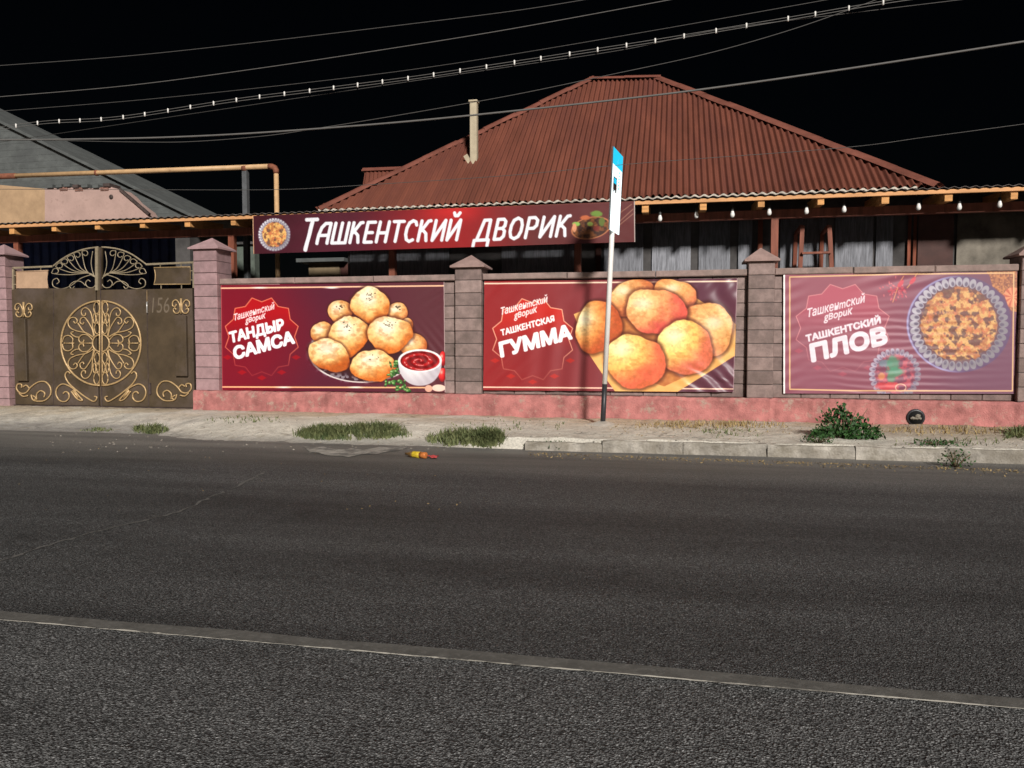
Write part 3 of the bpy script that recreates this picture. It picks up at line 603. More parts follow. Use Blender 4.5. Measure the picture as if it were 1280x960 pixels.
ex, ey = A.ell(*pc, 52, 50); A.blend(sst(1.01,.98,np.hypot(ex,ey)), (98,74,84))
beads(pc[0], pc[1], 55.5, 52.5, 40, 4.3, 6.2, (186,188,196), (96,92,112)); plov(pc[0], pc[1], 47.5, 46, 7, 51)
sc_ = Q(215,775); ex, ey = A.ell(*sc_, 33, 32); r = np.hypot(ex, ey); A.blend(sst(1,.97,r)*.9, (128,76,98)); beads(sc_[0], sc_[1], 28.5, 28, 30, 2.9, 4.2, (190,196,212), (104,96,124), 0, 2*math.pi, .8)
n1 = fbm(A.x/5, A.y/4, 4, 71); ex, ey = A.ell(*sc_, 25, 25); A.blend(sst(1.05,.9,np.hypot(ex,ey)), mixc((120,66,86), (192,86,98), sst(.35,.65,n1)))
for zx, zy, rx, ry, cc in ((150,700,11,5,(110,140,150)),(200,700,9,11,(70,150,110)),(215,760,12,7,(84,166,126)),(190,800,6,8,(90,150,110)),(140,860,13,5,(214,62,66)),(190,850,10,4,(226,80,80)),(120,790,5,5,(226,150,90))):
    ex, ey = A.ell(*Q(zx,zy), rx, ry); A.blend(sst(1.1,.6,np.hypot(ex,ey)+.4*(fbm(A.x/2,A.y/2,2,3)-.5))*.85, cc)
A.line([(Q(255,870)[0]+6.5*math.cos(a/3), Q(255,870)[1]+4.5*math.sin(a/3)) for a in range(20)], 1.1, (236,206,170))
for i in range(60):
    zx, zy = random.gauss(225,45), random.gauss(195,28); W1, ex, ey = A.blob(*Q(zx,zy), random.uniform(1,2.6), random.uniform(.7,1.5), random.uniform(0,180)); W1.blend(sst(1.1,.7,np.hypot(ex,ey))*.8, random.choice(((214,84,96),(226,120,124),(190,64,84))))
A.line([Q(200,270), Q(240,150), Q(275,90)], 1.2, (226,150,110)); A.line([Q(300,170), Q(345,115), Q(375,60)], 1.2, (226,170,110))
for zx, zy in ((255,140),(340,120)): ex, ey = A.ell(*Q(zx,zy), 6, 2.6, -50); A.blend(sst(1.1,.8,np.hypot(ex,ey)), (206,44,60))
m = A.poly([Q(*q) for q in ((850,48),(1072,48),(1076,340),(1035,335),(1010,300),(985,230),(900,160),(880,90))]); n1 = vnoise(A.x/1.6, A.y/1.6, 5); A.blend(m, mixc((120,70,56), (222,150,84), n1))
ex, ey = A.ell(*Q(1040,235), 12, 13, 20); A.blend(m*sst(1,.9,np.hypot(ex,ey)), mixc((240,160,110), (206,104,72), sst(-.2,.5,np.sin(np.arctan2(ey,ex)*9))))
g_ = (246,206,140)
A.line([Z(100,68), (1123,340.9+2.5), Q(1050,66), Q(1040,893), Z(550,890), Z(100,880)], 1.6, g_, .95, True)
A.text('Tашкенmскuй', Z(235,358), Z(650,248), 11.2, (250,240,244), .32, .3); A.text('gвopuк', Z(346,386), Z(560,333), 10.2, (250,240,244), .32, .3)
A.text('ТАШКЕНТСКИЙ', Z(222,536), Z(758,400), 8.0, (248,242,248), 0, .75); A.text('ПЛОВ', Z(265,676), Z(803,545), 20.5, (248,244,250), 0, 1.9)
A.blend(np.full(A.x.shape, .17), (160,112,132)); A.blend(sst(981.6,980.9,A.x), (250,246,242))  # pinkish glare mixed over the whole print
def h3(u, v, X_, Z_):
    a = .0065*np.exp(-((u-.5)/.28)**2)*sst(.15,.5,v)*np.sin(v*105+6*fbm(u*5,v*5,3,3))*(.4+fbm(u*8,v*12,2,8))
    b = .016*np.exp(-((u-.52)/.16)**2-((v-.05)/.1)**2)*np.sin(v*55+u*26)
    c_ = .006*np.exp(-((u-.03)/.06)**2)*np.sin(v*60+u*40)
    return .55*a+.6*b+.7*c_+.006*(fbm(u*4,v*3,3,3)-.5)
A.finish('plov_banner', 'mauve banner, paled by painted-in glare, with a large round dish of rice on it', 'banner', .024, h3, .5)

# ---- long name banner under the eave; its lettering is drawn stroke by stroke
YS = D+.41
A = Art([(316,269.8),(793.6,251.3),(794,302.4),(317,317.4)], YS, 760, 76)
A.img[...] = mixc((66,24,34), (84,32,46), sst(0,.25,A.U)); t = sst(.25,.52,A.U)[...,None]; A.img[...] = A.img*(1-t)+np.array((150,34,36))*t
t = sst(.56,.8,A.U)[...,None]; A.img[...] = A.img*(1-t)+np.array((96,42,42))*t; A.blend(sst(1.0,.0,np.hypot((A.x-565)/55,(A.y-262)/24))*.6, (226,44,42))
A.line([(316,270),(794,251.8)], .9, (150,110,90), .6); A.line([(316.6,270),(317.4,317)], 1.1, (215,170,130)); A.line([(793,251),(793.5,302)], 1.4, (225,215,205))
STK = {'Т': (.62, [[(0,1),(.62,1)],[(.31,1),(.31,-.02)]]), 'А': (.66, [[(0,0),(.0,.42),(.1,.8),(.3,1),(.62,1),(.62,0)],[(.04,.4),(.62,.4)]]),
 'Ш': (.86, [[(0,1),(0,0),(.82,0),(.82,1)],[(.41,1),(.41,0)]]), 'К': (.62, [[(0,0),(0,1)],[(.56,1),(.42,.98),(.08,.5)],[(.14,.56),(.4,.36),(.5,0)]]),
 'Е': (.5, [[(.46,1),(0,1),(0,0),(.46,0)],[(0,.48),(.4,.48)]]), 'Н': (.6, [[(0,0),(0,1)],[(.56,0),(.56,1)],[(0,.45),(.56,.45)]]),
 'т': (.62, [[(0,1),(.62,1)],[(.31,1),(.31,0)]]), 'С': (.58, [[(.56,.8),(.48,.96),(.3,1.02),(.1,.92),(0,.66),(0,.34),(.1,.08),(.3,-.02),(.5,.06)]]),
 'И': (.66, [[(0,1),(0,0),(.6,1),(.6,0)]]), 'Й': (.66, [[(0,1),(0,0),(.6,1),(.6,0)],[(.12,1.36),(.2,1.22),(.36,1.22),(.46,1.36)]]),
 'Д': (.8, [[(-.06,-.3),(-.06,0),(.74,0),(.74,-.3)],[(.06,0),(.3,1),(.64,1),(.64,0)]]), 'В': (.56, [[(0,0),(0,1),(.34,1),(.46,.88),(.46,.66),(.34,.54),(0,.54)],[(.34,.54),(.5,.4),(.5,.14),(.36,0),(0,0)]]),
 'О': (.68, [[(.31,1.02),(.1,.92),(0,.66),(0,.34),(.1,.08),(.31,-.02),(.52,.08),(.62,.34),(.62,.66),(.52,.92),(.31,1.02)]]), 'Р': (.56, [[(0,0),(0,1),(.34,1),(.5,.86),(.5,.6),(.36,.46),(0,.46)]])}
def sign_word(word, b0, b1, cap, gap=.26, shear=.22, wd=4.0):
    tot = sum(STK[ch][0]+gap for ch in word)-gap; dx, dy = (b1[0]-b0[0])/tot, (b1[1]-b0[1])/tot; x = 0
    for ch in word:
        wdt, st = STK[ch]
        for s in st: A.line([(b0[0]+(x+q[0])*dx+q[1]*shear*cap, b0[1]+(x+q[0])*dy-q[1]*cap) for q in s], wd, (236,238,244))
        x += wdt+gap
W_ = lambda zx, zy: (310+zx/5.12, 255+zy/5.12)
V_ = lambda zx, zy: (550+zx/5.12, 240+zy/5.12)
A.line([W_(378,102), W_(446,100)], 4.6, (236,238,244)); A.line([W_(418,104), W_(398,180), W_(369,292)], 4.8, (236,238,244))
sign_word('АШКЕНтСКИЙ', W_(443,252), V_(112,305), 24.5); sign_word('ДВОРИК', V_(226,309), V_(812,278), 24.5, .27)
pc = W_(171,196); ex, ey = A.ell(*pc, 20.3, 20.6); A.blend(sst(1.02,.97,np.hypot(ex,ey)), (120,100,120)); beads(pc[0], pc[1], 17.6, 17.9, 34, 1.4, 2.4, (226,226,232), (120,110,126)); plov(pc[0], pc[1], 15.3, 15.4, 4, 91)
fc = V_(965,230); ex, ey = A.ell(*fc, 25, 13.5, -12); r = np.hypot(ex, ey); A.blend(sst(1.03,.98,r), (190,120,80)); n1 = fbm(A.x/4, A.y/3, 4, 13)
A.blend(sst(.95,.9,r), mixc((60,34,26), (140,84,46), sst(.3,.7,n1)))
for zx, zy, rx, ry, cc in ((870,205,5,3,(140,180,84)),(1000,140,8,4,(110,140,60)),(960,205,4,3,(150,170,80)),(1000,232,4.5,3.6,(120,44,34)),(930,165,7,3,(190,100,60)),(860,230,3,6,(220,150,110)),(1035,190,4,6,(96,110,50))):
    ex, ey = A.ell(*V_(zx,zy), rx, ry); A.blend(sst(1.1,.7,np.hypot(ex,ey)+.4*(n1-.5)), cc)
for q in ((1100,250,1235,140),(1130,150,1225,80),(1120,215,1235,110)): A.line([V_(q[0],q[1]), V_(q[2],q[3])], .8, (190,150,120), .7)
def h4(u, v, X_, Z_): return .01*(fbm(u*14,v*2,3,3)-.5)+.006*np.exp(-((u-.12)/.06)**2)*np.sin(v*14+u*60)
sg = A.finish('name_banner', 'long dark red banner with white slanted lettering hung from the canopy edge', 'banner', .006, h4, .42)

# ================================================================== CANOPY
YC, YBM = D+.5, D+.88
zc = P(1000, 243.5, YC).z
XL, XR = X(-230, YC), X(1280, YC)+2.2  # left end stretched out of view to shade the fence
can = thing('canopy', 'long timber canopy with exposed rafters running behind the wall', 'canopy', (XL+5, YBM, ZS))
MB().box(XL, XR, YC, YC+.03, zc-.055, zc, .004).build('fascia', m_fascia, can)
# corrugated sheet lying on the rafters
n = int((XR-XL)/.02); m = MB(); vs = []
for i in range(n):
    xx = XL+(XR-XL)*i/(n-1); dz = .011*math.sin(xx*2*math.pi/.13)
    vs += [(xx, YC-.03, zc+.014+dz), (xx, YC-.03, zc+.02+dz), (xx, D+1.52, zc+.10+dz)]
m.add(vs, [(3*i+k, 3*i+3+k, 3*i+4+k, 3*i+1+k) for i in range(n-1) for k in (0,1)], True).build('roof_sheet', m_sheet, can)
xq = X(425, YC); n = 60
MB().add([(XL,D+1.5,zc+.1),(xq,D+1.5,zc+.1),(xq,D+3.8,zc+.2),(XL,D+3.8,zc+.2)], [(0,1,2,3)]).build('added_shade_sheet', m_sheet, can)  # extra sheet, added to keep the sun off the yard fence
rafx = [X(p, YC) for p in (-38,17.5,70,124,180,236,293)]
rr = [X(p, YC) for p in (805,877,949,1023,1103,1181.5,1263)]
k = 8; rafx += [rafx[-1]+(rr[0]-rafx[-1])*i/k for i in range(1, k)]+rr+[rr[-1]+.85, rr[-1]+1.7]
for xx in rafx:
    wq = .045+random.uniform(-.004,.006); hz = .15+random.uniform(-.02,.015); sl = .045
    MB().hexa([(xx-wq,YC+.032,zc-hz),(xx+wq,YC+.032,zc-hz),(xx+wq,D+1.5,zc-hz+sl),(xx-wq,D+1.5,zc-hz+sl),(xx-wq,YC+.032,zc-.004),(xx+wq,YC+.032,zc-.004),(xx+wq,D+1.5,zc+sl),(xx-wq,D+1.5,zc+sl)]).build('rafter', m_wood, can)
zb = P(1000, 272, YBM).z
MB().box(XL, XR, YBM, YBM+.09, zb, zb+.125).build('beam', m_brown, can)
for px in (24, 291, 490.5, 721.5, 966):
    xx = X(px, YBM); MB().box(xx-.05, xx+.05, YBM-.004, YBM+.096, ZS-.05, zb+.001).build('post', m_brown, can)
# bulbs hanging from the rafters and fascia
bx0 = None
for i, (px, pt, pb) in enumerate(((825,253,277),(870.5,255,273),(915.5,252,272),(961.5,253,269.5),(1008,247,268),(1055,246,266),(1148,242,263),(1199,240,263),(1249.5,238,260))):
    yb_ = YC+.18; a = P(px, pt, yb_); c = P(px, pb, yb_); zt_ = zc-.0+.012
    names = ('first','second','third','fourth','fifth','sixth','seventh','eighth','ninth')
    t = thing('light_bulb', 'unlit white bulb under the canopy, %s from the end of the name banner' % names[i], 'light bulb', c, 'bulbs strung under the canopy')
    s = 1.0
    MB().tube([(c.x,yb_,c.z+.13), (c.x+.004,yb_,(c.z+zt_)/2+.06), (c.x,yb_,zt_)], .004, 5).build('cord', m_sock, t)
    if bx0 is None:
        b1 = MB().lathe([(.012,.145),(.019,.14),(.021,.10),(.020,.094)], c, (0,0,1), 12).build('socket', m_sock, t)
        b2 = MB().lathe([(.001,0),(.015,.003),(.026,.014),(.031,.031),(.031,.049),(.024,.073),(.018,.095),(.017,.1)], c, (0,0,1), 14).build('glass', m_bulb, t); bx0 = (b1, b2, c)
    else:
        for o in bx0[:2]:
            q = o.copy(); COL.objects.link(q); q.parent = t

# ================================================================== MAIN HOUSE
YH, YE = D+1.5, D+1.25
cl, cr = P(393, 263.5, YE), P(1178, 231, YE); ze = (cl.z+cr.z)/2; cl.z = cr.z = ze
rl, rr_ = PV(737, 100, cl, 1, 1), PV(825, 97, cr, -1, 1); yr = (rl.y+rr_.y)/2
rl, rr_ = P(737, 100, yr), P(825, 97, yr); zr = (rl.z+rr_.z)/2
house = thing('house', 'long dark house with a red corrugated hip roof behind the wall', 'house', ((cl.x+cr.x)/2, YH, ZS))
xh0, xh1 = X(436, YH), cr.x+2.6
MB().box(xh0, xh1, YH, 2*yr-YE-.3, 0, ze-.02).build('wall', m_house, house)
# front slope, wave by wave
pitch = .095; sub = 8; nc = int((cr.x-cl.x)/pitch*sub); slope = (zr-ze)/(yr-YE); NR = 14
tip = .05
def roof_mesh(x0, x1, y0, z0, xa, xb, y1, z1, name, parent, sheets=3):
    m = MB(); vs = []; nc = int((x1-x0)/pitch*sub)
    for i in range(nc+1):
        xx = x0+(x1-x0)*i/nc
        tt = min(1, (xx-x0)/max(1e-6, xa-x0), (x1-xx)/max(1e-6, x1-xb)); tt = max(0, tt)
        wv = .024*math.sin(2*math.pi*(xx-x0)/pitch)
        for r in range(NR+1):
            f = r/NR*tt; yy = y0+(y1-y0)*f; zz = z0+(z1+tip*(xa+.5*(xb-xa)-xx)-z0)*f if tt >= 1 else z0+(z1+tip*((xa+xb)/2-(xa if xx < xa else xb))-z0)*f; zz -= .012*(r*sheets/NR % 1 < .5)*0; ss = .012*math.sin(xx*2.1+yy*1.7)+.010*math.sin(xx*5.3-yy*2.9)
            vs.append((xx, yy-.5*wv, zz+.85*wv+ss))
    fs = [(i*(NR+1)+r, (i+1)*(NR+1)+r, (i+1)*(NR+1)+r+1, i*(NR+1)+r+1) for i in range(nc) for r in range(NR)]
    m.add(vs, fs, True); return m.build(name, m_roof, parent)
roof = roof_mesh(cl.x, cr.x, YE, ze, rl.x, rr_.x, yr, zr, 'roof', house)
yk = 2*yr-YE
MB().add([(cl.x,YE,ze-.03),(rl.x,yr,zr-.03),(cl.x,yk,ze-.03)], [(2,1,0)]).build('side_slope', m_roof, house)
MB().add([(cr.x,YE,ze-.03),(rr_.x,yr,zr-.03),(cr.x,yk,ze-.03)], [(0,1,2)]).build('side_slope', m_roof, house)
MB().add([(cl.x,yk,ze-.03),(rl.x,yr,zr-.03),(rr_.x,yr,zr-.03),(cr.x,yk,ze-.03)], [(0,1,2,3)]).build('back_slope', m_roof, house)
MB().add([(cl.x,YE,ze-.04),(cr.x,YE,ze-.04),(cr.x,yk,ze-.04),(cl.x,yk,ze-.04)], [(3,2,1,0)]).build('soffit', m_house, house)
# pale broken sheet ends below the red sheets
m = MB(); vs = []; x0, x1 = cl.x+.1, X(1140, YE); n = 640
for i in range(n):
    xx = x0+(x1-x0)*i/(n-1); wv = .016*math.sin(2*math.pi*xx/.14); j = .02*float(vnoise(np.array([xx*4.]), np.array([0.]), 3)[0]); vs += [(xx,YE-.045-j,ze-.042+wv),(xx,YE-.045-j,ze-.012+wv),(xx,YE+.06,ze-.002+wv*.3)]
m.add(vs, [(3*i+k, 3*i+3+k, 3*i+4+k, 3*i+1+k) for i in range(n-1) for k in (0,1)], True).build('eave_edge', m_strip, roof)
def caps(a, b, nn, wd=.15):
    a, b = Vector(a), Vector(b); d = (b-a)
    for i in range(nn):
        p, q = a+d*(i/nn), a+d*((i+1)/nn+.012); lift = Vector((0,0,.045+.008*(i % 2)+random.uniform(0,.012))); t = d.normalized(); sd = t.cross(Vector((0,0,1))).normalized()
        m = MB(); vs = []
        for e in (p, q):
            for k in range(-3, 4): vs.append(e+lift+sd*(wd*k/3)-Vector((0,0,.018*k*k/2)))
        m.add(vs, [(k, k+1, 8+k, 7+k) for k in range(6)], True).build('ridge_cap', m_ridge, roof)
zl_, zr2 = zr+tip*(rr_.x-rl.x)/2, zr-tip*(rr_.x-rl.x)/2
caps((cl.x+.05,YE+.02,ze), (rl.x,yr,zl_), 9, .11); caps((cr.x-.02,YE+.02,ze), (rr_.x,yr,zr2), 9, .17); caps((rl.x,yr,zl_), (rr_.x,yr,zr2), 2, .13)
# curtains, door and trim under the canopy
def px_panel(name, p0, p1, mat, y0=YH-.03, y1=YH-.002, zt_=None, fold=True, z0=ZS):
    xa, xb = X(p0, y0), X(p1, y0); zt_ = zt_ or zb+.1; n = max(4, int((xb-xa)/.03)); m = MB(); vs = []
    for i in range(n+1):
        xx = xa+(xb-xa)*i/n; d_ = random.uniform(0,.02) if fold else 0; vs += [(xx,y0-d_,z0),(xx,y0-d_*.4,zt_),(xx,y1,zt_)]
    m.add(vs, [(3*i+k, 3*i+3+k, 3*i+4+k, 3*i+1+k) for i in range(n) for k in (0,1)], fold).build(name, mat, house)
for a_, b_ in ((439,487),(494,562),(627,717),(754,803),(814,862),(872,911),(921,938),(973,1030),(1041,1088),(1092,1113)): px_panel('curtain', a_, b_, m_curt)
px_panel('trim_strip', 744, 751, m_door, YH-.05); px_panel('trim_strip', 945, 951, m_brown, YH-.05); px_panel('trim_strip', 1131, 1135, m_brown, YH-.05); px_panel('trim_strip', 1138, 1142, m_brown, YH-.05)
px_panel('door', 1144, 1188, m_door, YH-.03, fold=False); px_panel('pale_panel', 1192, 1300, m_cream, YH-.03)
# asbestos pipe through the roof
def on_roof(px, py):
    d = ray(px, py); nrm = Vector((0, -slope, 1)); p0 = Vector((0, YE, ze)); return _C+d*((p0-_C).dot(nrm)/d.dot(nrm))
b0 = on_roof(593, 201); zt_ = P(591, 128, b0.y).z
fl = thing('flue_pipe', 'pale flue pipe standing up out of the red roof', 'flue pipe', b0)
MB().box(b0.x-.07, b0.x+.055, b0.y-.06, b0.y+.06, b0.z-.3, zt_, .01).build('pipe', m_chim, fl)
MB().box(b0.x-.085, b0.x+.07, b0.y-.075, b0.y+.075, zt_-.002, zt_+.025).build('pipe_cap', m_chim, fl)
MB().beam(b0+Vector((-.16,-.02,.1)), b0+Vector((-.07,-.02,-.05)), .03, .08).build('flashing', m_chim, fl)
# small red roof of an outbuilding peeping over the left hip
YD = YE+4.2; a, b = P(452, 240, YD), P(515, 240, YD); a2, b2 = P(456, 213, YD+.6), P(515, 211, YD+.6)
ob = thing('back_roof', 'small red corrugated roof peeping over the slope of the large roof', 'roof', ((a.x+b.x)/2, YD, a.z))
m = MB(); vs = []; n = 120
for i in range(n):
    t = i/(n-1); p = a.lerp(b, t); q = a2.lerp(b2, t); wv = .02*math.sin(2*math.pi*p.x/.1); vs += [(p.x,p.y-wv,p.z),(q.x,q.y-wv,q.z)]
m.add(vs, [(2*i,2*i+2,2*i+3,2*i+1) for i in range(n-1)], True).build('corrugated_sheet', m_roof, ob)
MB().prism([a2+Vector((-.05,-.1,-.03)), b2+Vector((.1,-.1,-.03)), b2+Vector((.1,0,.06)), a2+Vector((-.05,0,.06))], (0,.3,-.02)).build('ridge', m_ridge, ob)
MB().box(a.x+.1, b.x, YD+.3, YD+2, 0, a.z).build('wall', m_house, ob)

# step ladder leaning on the house
la = thing('step_ladder', 'brown wooden step ladder standing before the grey curtains', 'ladder', (X(1018,YH-.35), YH-.35, ZS))
yl = YH-.36
def lp(px, py, dy=0): return P(px, py, yl+dy)
for (ax, ay, bx, by, dy) in ((1003,282,1000,338,0),(1036.5,282,1039.5,338,0)):
    p, q = lp(ax,ay,dy), lp(bx,by,dy); q = p+(q-p)*((p.z-ZS)/(p.z-q.z)); MB().beam(p, q, .045, .06).build('side_rail', m_brown, la)
for (ax, ay, bx, by) in ((1002,283,995,292),(1036,283,1028,292)): MB().beam(lp(ax,ay), lp(bx,by,.3), .04, .05).build('brace', m_brown, la)
for (ax, bx, py) in ((995,995,292),(1028,1028,292)):
    p = lp(ax,py,.3); MB().beam(p, Vector((p.x-.05, p.y+.02, ZS)), .035, .05).build('rear_leg', m_brown, la)
for zz in (0, -.35, -.7, -1.05, -1.4, -1.75):
    p, q = lp(1001.5,317), lp(1038,316); d_ = Vector((0,-.03,zz)); MB().beam(p+d_, q+d_, .09, .03).build('step', m_brown, la)

# ================================================================== THE GATE
YG = D+.04
def g(px, py, dy=0.): return P(px, py, YG+dy)
gate = thing('gate', 'brown double steel gate with a gold scrollwork medallion', 'gate', (X(128,YG), YG, ZS))
def cat(pts, n=6):
    pts = [np.array(p, float) for p in pts]; out = []
    for i in range(len(pts)-1):
        p0 = pts[max(i-1,0)]; p1 = pts[i]; p2 = pts[i+1]; p3 = pts[min(i+2,len(pts)-1)]
        for k in range(n):
            t = k/n; out.append(.5*((2*p1)+(-p0+p2)*t+(2*p0-5*p1+4*p2-p3)*t*t+(-p0+3*p1-3*p2+p3)*t**3))
    return out+[pts[-1]]
def scroll(pts, parent, r=.009, mat=None, dy=-.035, smooth=True, closed=False, name='scroll', n=5):
    q = cat(pts) if smooth else pts; r *= 1.3
    return MB().tube([g(p[0], p[1], dy) for p in q], r, n, closed).build(name, mat or m_gold, parent)
leaves = []
for lf in (0, 1):
    x0, x1 = ((16.5,124.2),(126.2,244))[lf]
    bl, br, tr_, tl_ = g(x0,509.5), g(x1,509), g(x1,360.5), g(x0,362.5)
    zt_ = (tr_.z+tl_.z)/2
    pnl = MB().box(bl.x, br.x, YG-.02, YG+.02, ZS+.015, zt_, .004).build('gate_leaf', m_gate, gate); leaves.append(pnl)
L_, R_ = leaves
# frame bars, arch, plates
def bar(pa, pb, parent, wd=.03, mat=None, name='bar', dy=0): return MB().beam(g(*pa, dy), g(*pb, dy), wd, wd).build(name, mat or m_bar, parent)
bar((121.8,512-150+1),(121.8,309),L_,.05,name='meeting_post',dy=-.01); bar((126.6,361),(126.6,309),R_,.04,name='meeting_post',mat=m_gate)
al = cat([(66,333),(76,325),(88,318),(102,312.5),(114,310),(123,309)], 5); ar = cat([(127,309),(136,309.5),(150,312),(163,317),(174,324),(183,330.5)], 5)
MB().tube([g(*p) for p in al], .014, 6).build('arch', m_bar, L_); MB().tube([g(*p) for p in ar], .014, 6).build('arch', m_bar, R_)
bar((16.5,335),(66,333),L_,.03,name='top_rail'); bar((183,330.5),(243,328),R_,.03,name='top_rail')
bar((18,362),(123,361),L_,.025,name='sill_rail',mat=m_gate); bar((16.8,335),(16.8,362),L_,.03); bar((242.5,328),(242.5,360),R_,.03)
def plate(pts, parent, mat):
    MB().prism([g(*p, -.012) for p in pts], (0,.012,0)).build('plate', mat, parent)
    m = MB().tube([g(*p, -.018) for p in pts], .008, 5, True).build('plate_edge', m_gold if mat is m_gate else m_plate, parent)
lc = [(60.5-1.8*math.sin(math.pi*k/6), 338+22*k/6) for k in range(7)]
plate([(20,339.5)]+lc+[(20.5,360)], L_, m_plate)
rc = [(192.5+1.8*math.sin(math.pi*k/6), 355.5-21*k/6) for k in range(7)]
plate([(238,333.5),(238,355)]+rc, R_, m_gate)
for a_, b_, c_ in ((28.5,335,340),(51,334,339)): bar((a_,b_),(a_,c_),L_,.012)
for a_, b_, c_ in ((29,359,362),(48.5,359,362),(53,359,362)): bar((a_,b_),(a_,c_),L_,.012)
for a_, b_, c_ in ((200.5,329.5,334),(226.5,328.5,334),(201.5,355,361),(227,355,361)): bar((a_,b_),(a_,c_),R_,.012)
for yy in (344.5, 355.5): bar((16.8,yy),(20.5,yy),L_,.012)
for yy in (338.5, 350): bar((238,yy),(242.5,yy),R_,.012)
# fan of scrolls in each half of the arch
def fan(sx, cx, parent):
    f = lambda q: (cx+sx*q[0], q[1])
    base = (4, 347)
    scroll([f((3,349)),f((-1,340)),f((-3,328)),f((-1,314))], parent, .006, m_bar, 0)
    for i, (e, r) in enumerate((((-10.4,317),4.2),((-20,319),4.4),((-28,323.2),4.4),((-35.6,327.4),4.4),((-42,332.4),4.4),((-47,339.2),4.6))):
        a0 = 3.5-.2*i; sp = [(e[0]+r*(1-.06*k)*math.cos(a0+k*.7), e[1]+r*(1-.06*k)*math.sin(a0+k*.7)) for k in range(9)]
        mid = (sp[0][0]*.55-3, 341+(sp[0][1]-341)*.38+2.2)
        scroll([f((1,346)), f((-6,341.5)), f(mid)]+[f(q) for q in sp], parent, .006, m_bar, 0)
    scroll([f((-2,343)),f((-16,348)),f((-28,357)),f((-40,361)),f((-50,358)),f((-51,351)),f((-46,348)),f((-43,352)),f((-46,355))], parent, .0065, m_bar, 0)
    scroll([f((3,344)),f((4,352)),f((0,359)),f((-7,359)),f((-10,354)),f((-7,350)),f((-4,352))], parent, .0065, m_bar, 0)
    scroll([f((-10,357)),f((-16,352)),f((-24,352)),f((-30,357)),f((-27,361)),f((-24,358))], parent, .0065, m_bar, 0)
fan(1, 117, L_); fan(-1, 130.5, R_)
# medallion: half on each leaf
CX, CY, RX, RY = 127.2, 429, 48.6, 52.8
CXs = {-1: 125.0, 1: 127.4}
quad = [[(.14,.17),(.19,.4),(.2,.6),(.25,.75),(.34,.83),(.43,.82),(.48,.74),(.45,.66),(.38,.66),(.37,.72)],
        [(.16,.16),(.2,.33),(.3,.5),(.4,.61),(.49,.58),(.51,.49),(.44,.45),(.41,.5)],
        [(.17,.14),(.35,.24),(.6,.29),(.77,.37),(.82,.5),(.75,.6),(.64,.6),(.58,.53),(.63,.47),(.68,.52)],
        [(.18,.06),(.3,.18),(.45,.2),(.54,.12),(.52,.03),(.44,.02),(.41,.08)],
        [(.97,.02),(.92,.15),(.8,.18),(.7,.11),(.71,.01)], [(.55,.14),(.62,.15),(.7,.19),(.75,.25),(.68,.27)],
        [(.3,.2),(.42,.28),(.5,.38),(.57,.48)]]
for sx, lf in ((-1, L_), (1, R_)):
    cx = CXs[sx]
    scroll([(cx+sx*RX*math.cos(a), CY-RY*math.sin(a)) for a in np.linspace(-math.pi/2, math.pi/2, 40)], lf, .012, name='medallion_ring', smooth=False, n=6)
    scroll([(cx+sx*.19*RX*math.cos(a), CY-.2*RY*math.sin(a)) for a in np.linspace(-math.pi/2, math.pi/2, 16)], lf, .011, name='medallion_hub', smooth=False)
    scroll([(cx+sx*.3, CY-RY), (cx+sx*.3, CY+RY)], lf, .009, smooth=False, name='medallion_bar')
    for sy in (-1, 1):
        for q in quad: scroll([(cx+sx*RX*p[0], CY-sy*RY*p[1]) for p in q], lf, .0085)
        for ex_, ey_, rx_, ry_ in ((.075,.35,.065,.13),(.05,.585,.035,.115),(.14,.585,.035,.115),(.085,.835,.075,.14)):
            scroll([(cx+sx*RX*(ex_+rx_*math.cos(a)), CY-sy*RY*(ey_+ry_*math.sin(a))) for a in np.linspace(0, 2*math.pi, 14)], lf, .0075, smooth=False)
    for q0 in (.3, .8): scroll([(cx+sx*RX*(q0-.12), CY), (cx+sx*RX*(q0+.12), CY)], lf, .007, smooth=False); 
    for q0 in (.28, .42, .68, .78, .92): 
        c = g(cx+sx*RX*q0, CY, -.037); MB().lathe([(.002,0),(.016,.008),(.002,.02)], c+Vector((0,.01,0)), (0,-1,0), 6).build('boss', m_gold, lf)
    # feet of the medallion
    s = lambda pts: scroll([(cx+sx*p[0], p[1]) for p in pts], lf, .010)
    s([(37,467),(40,464.5),(43,467),(43,472),(38,480),(29,488),(20,495),(9,501.5),(5,500),(4,496.5),(7,495.5)])
    s([(30,489),(36,484),(46,480),(53,484),(55,492),(51,500),(44,502),(39,498),(39,492),(43,489.5),(46,492)])
    s([(33,487),(27,494),(22,500),(25,500.5),(30,497),(36,489)])
    scroll([(cx+sx*34,488),(cx+sx*27,497)], lf, .014, smooth=False)
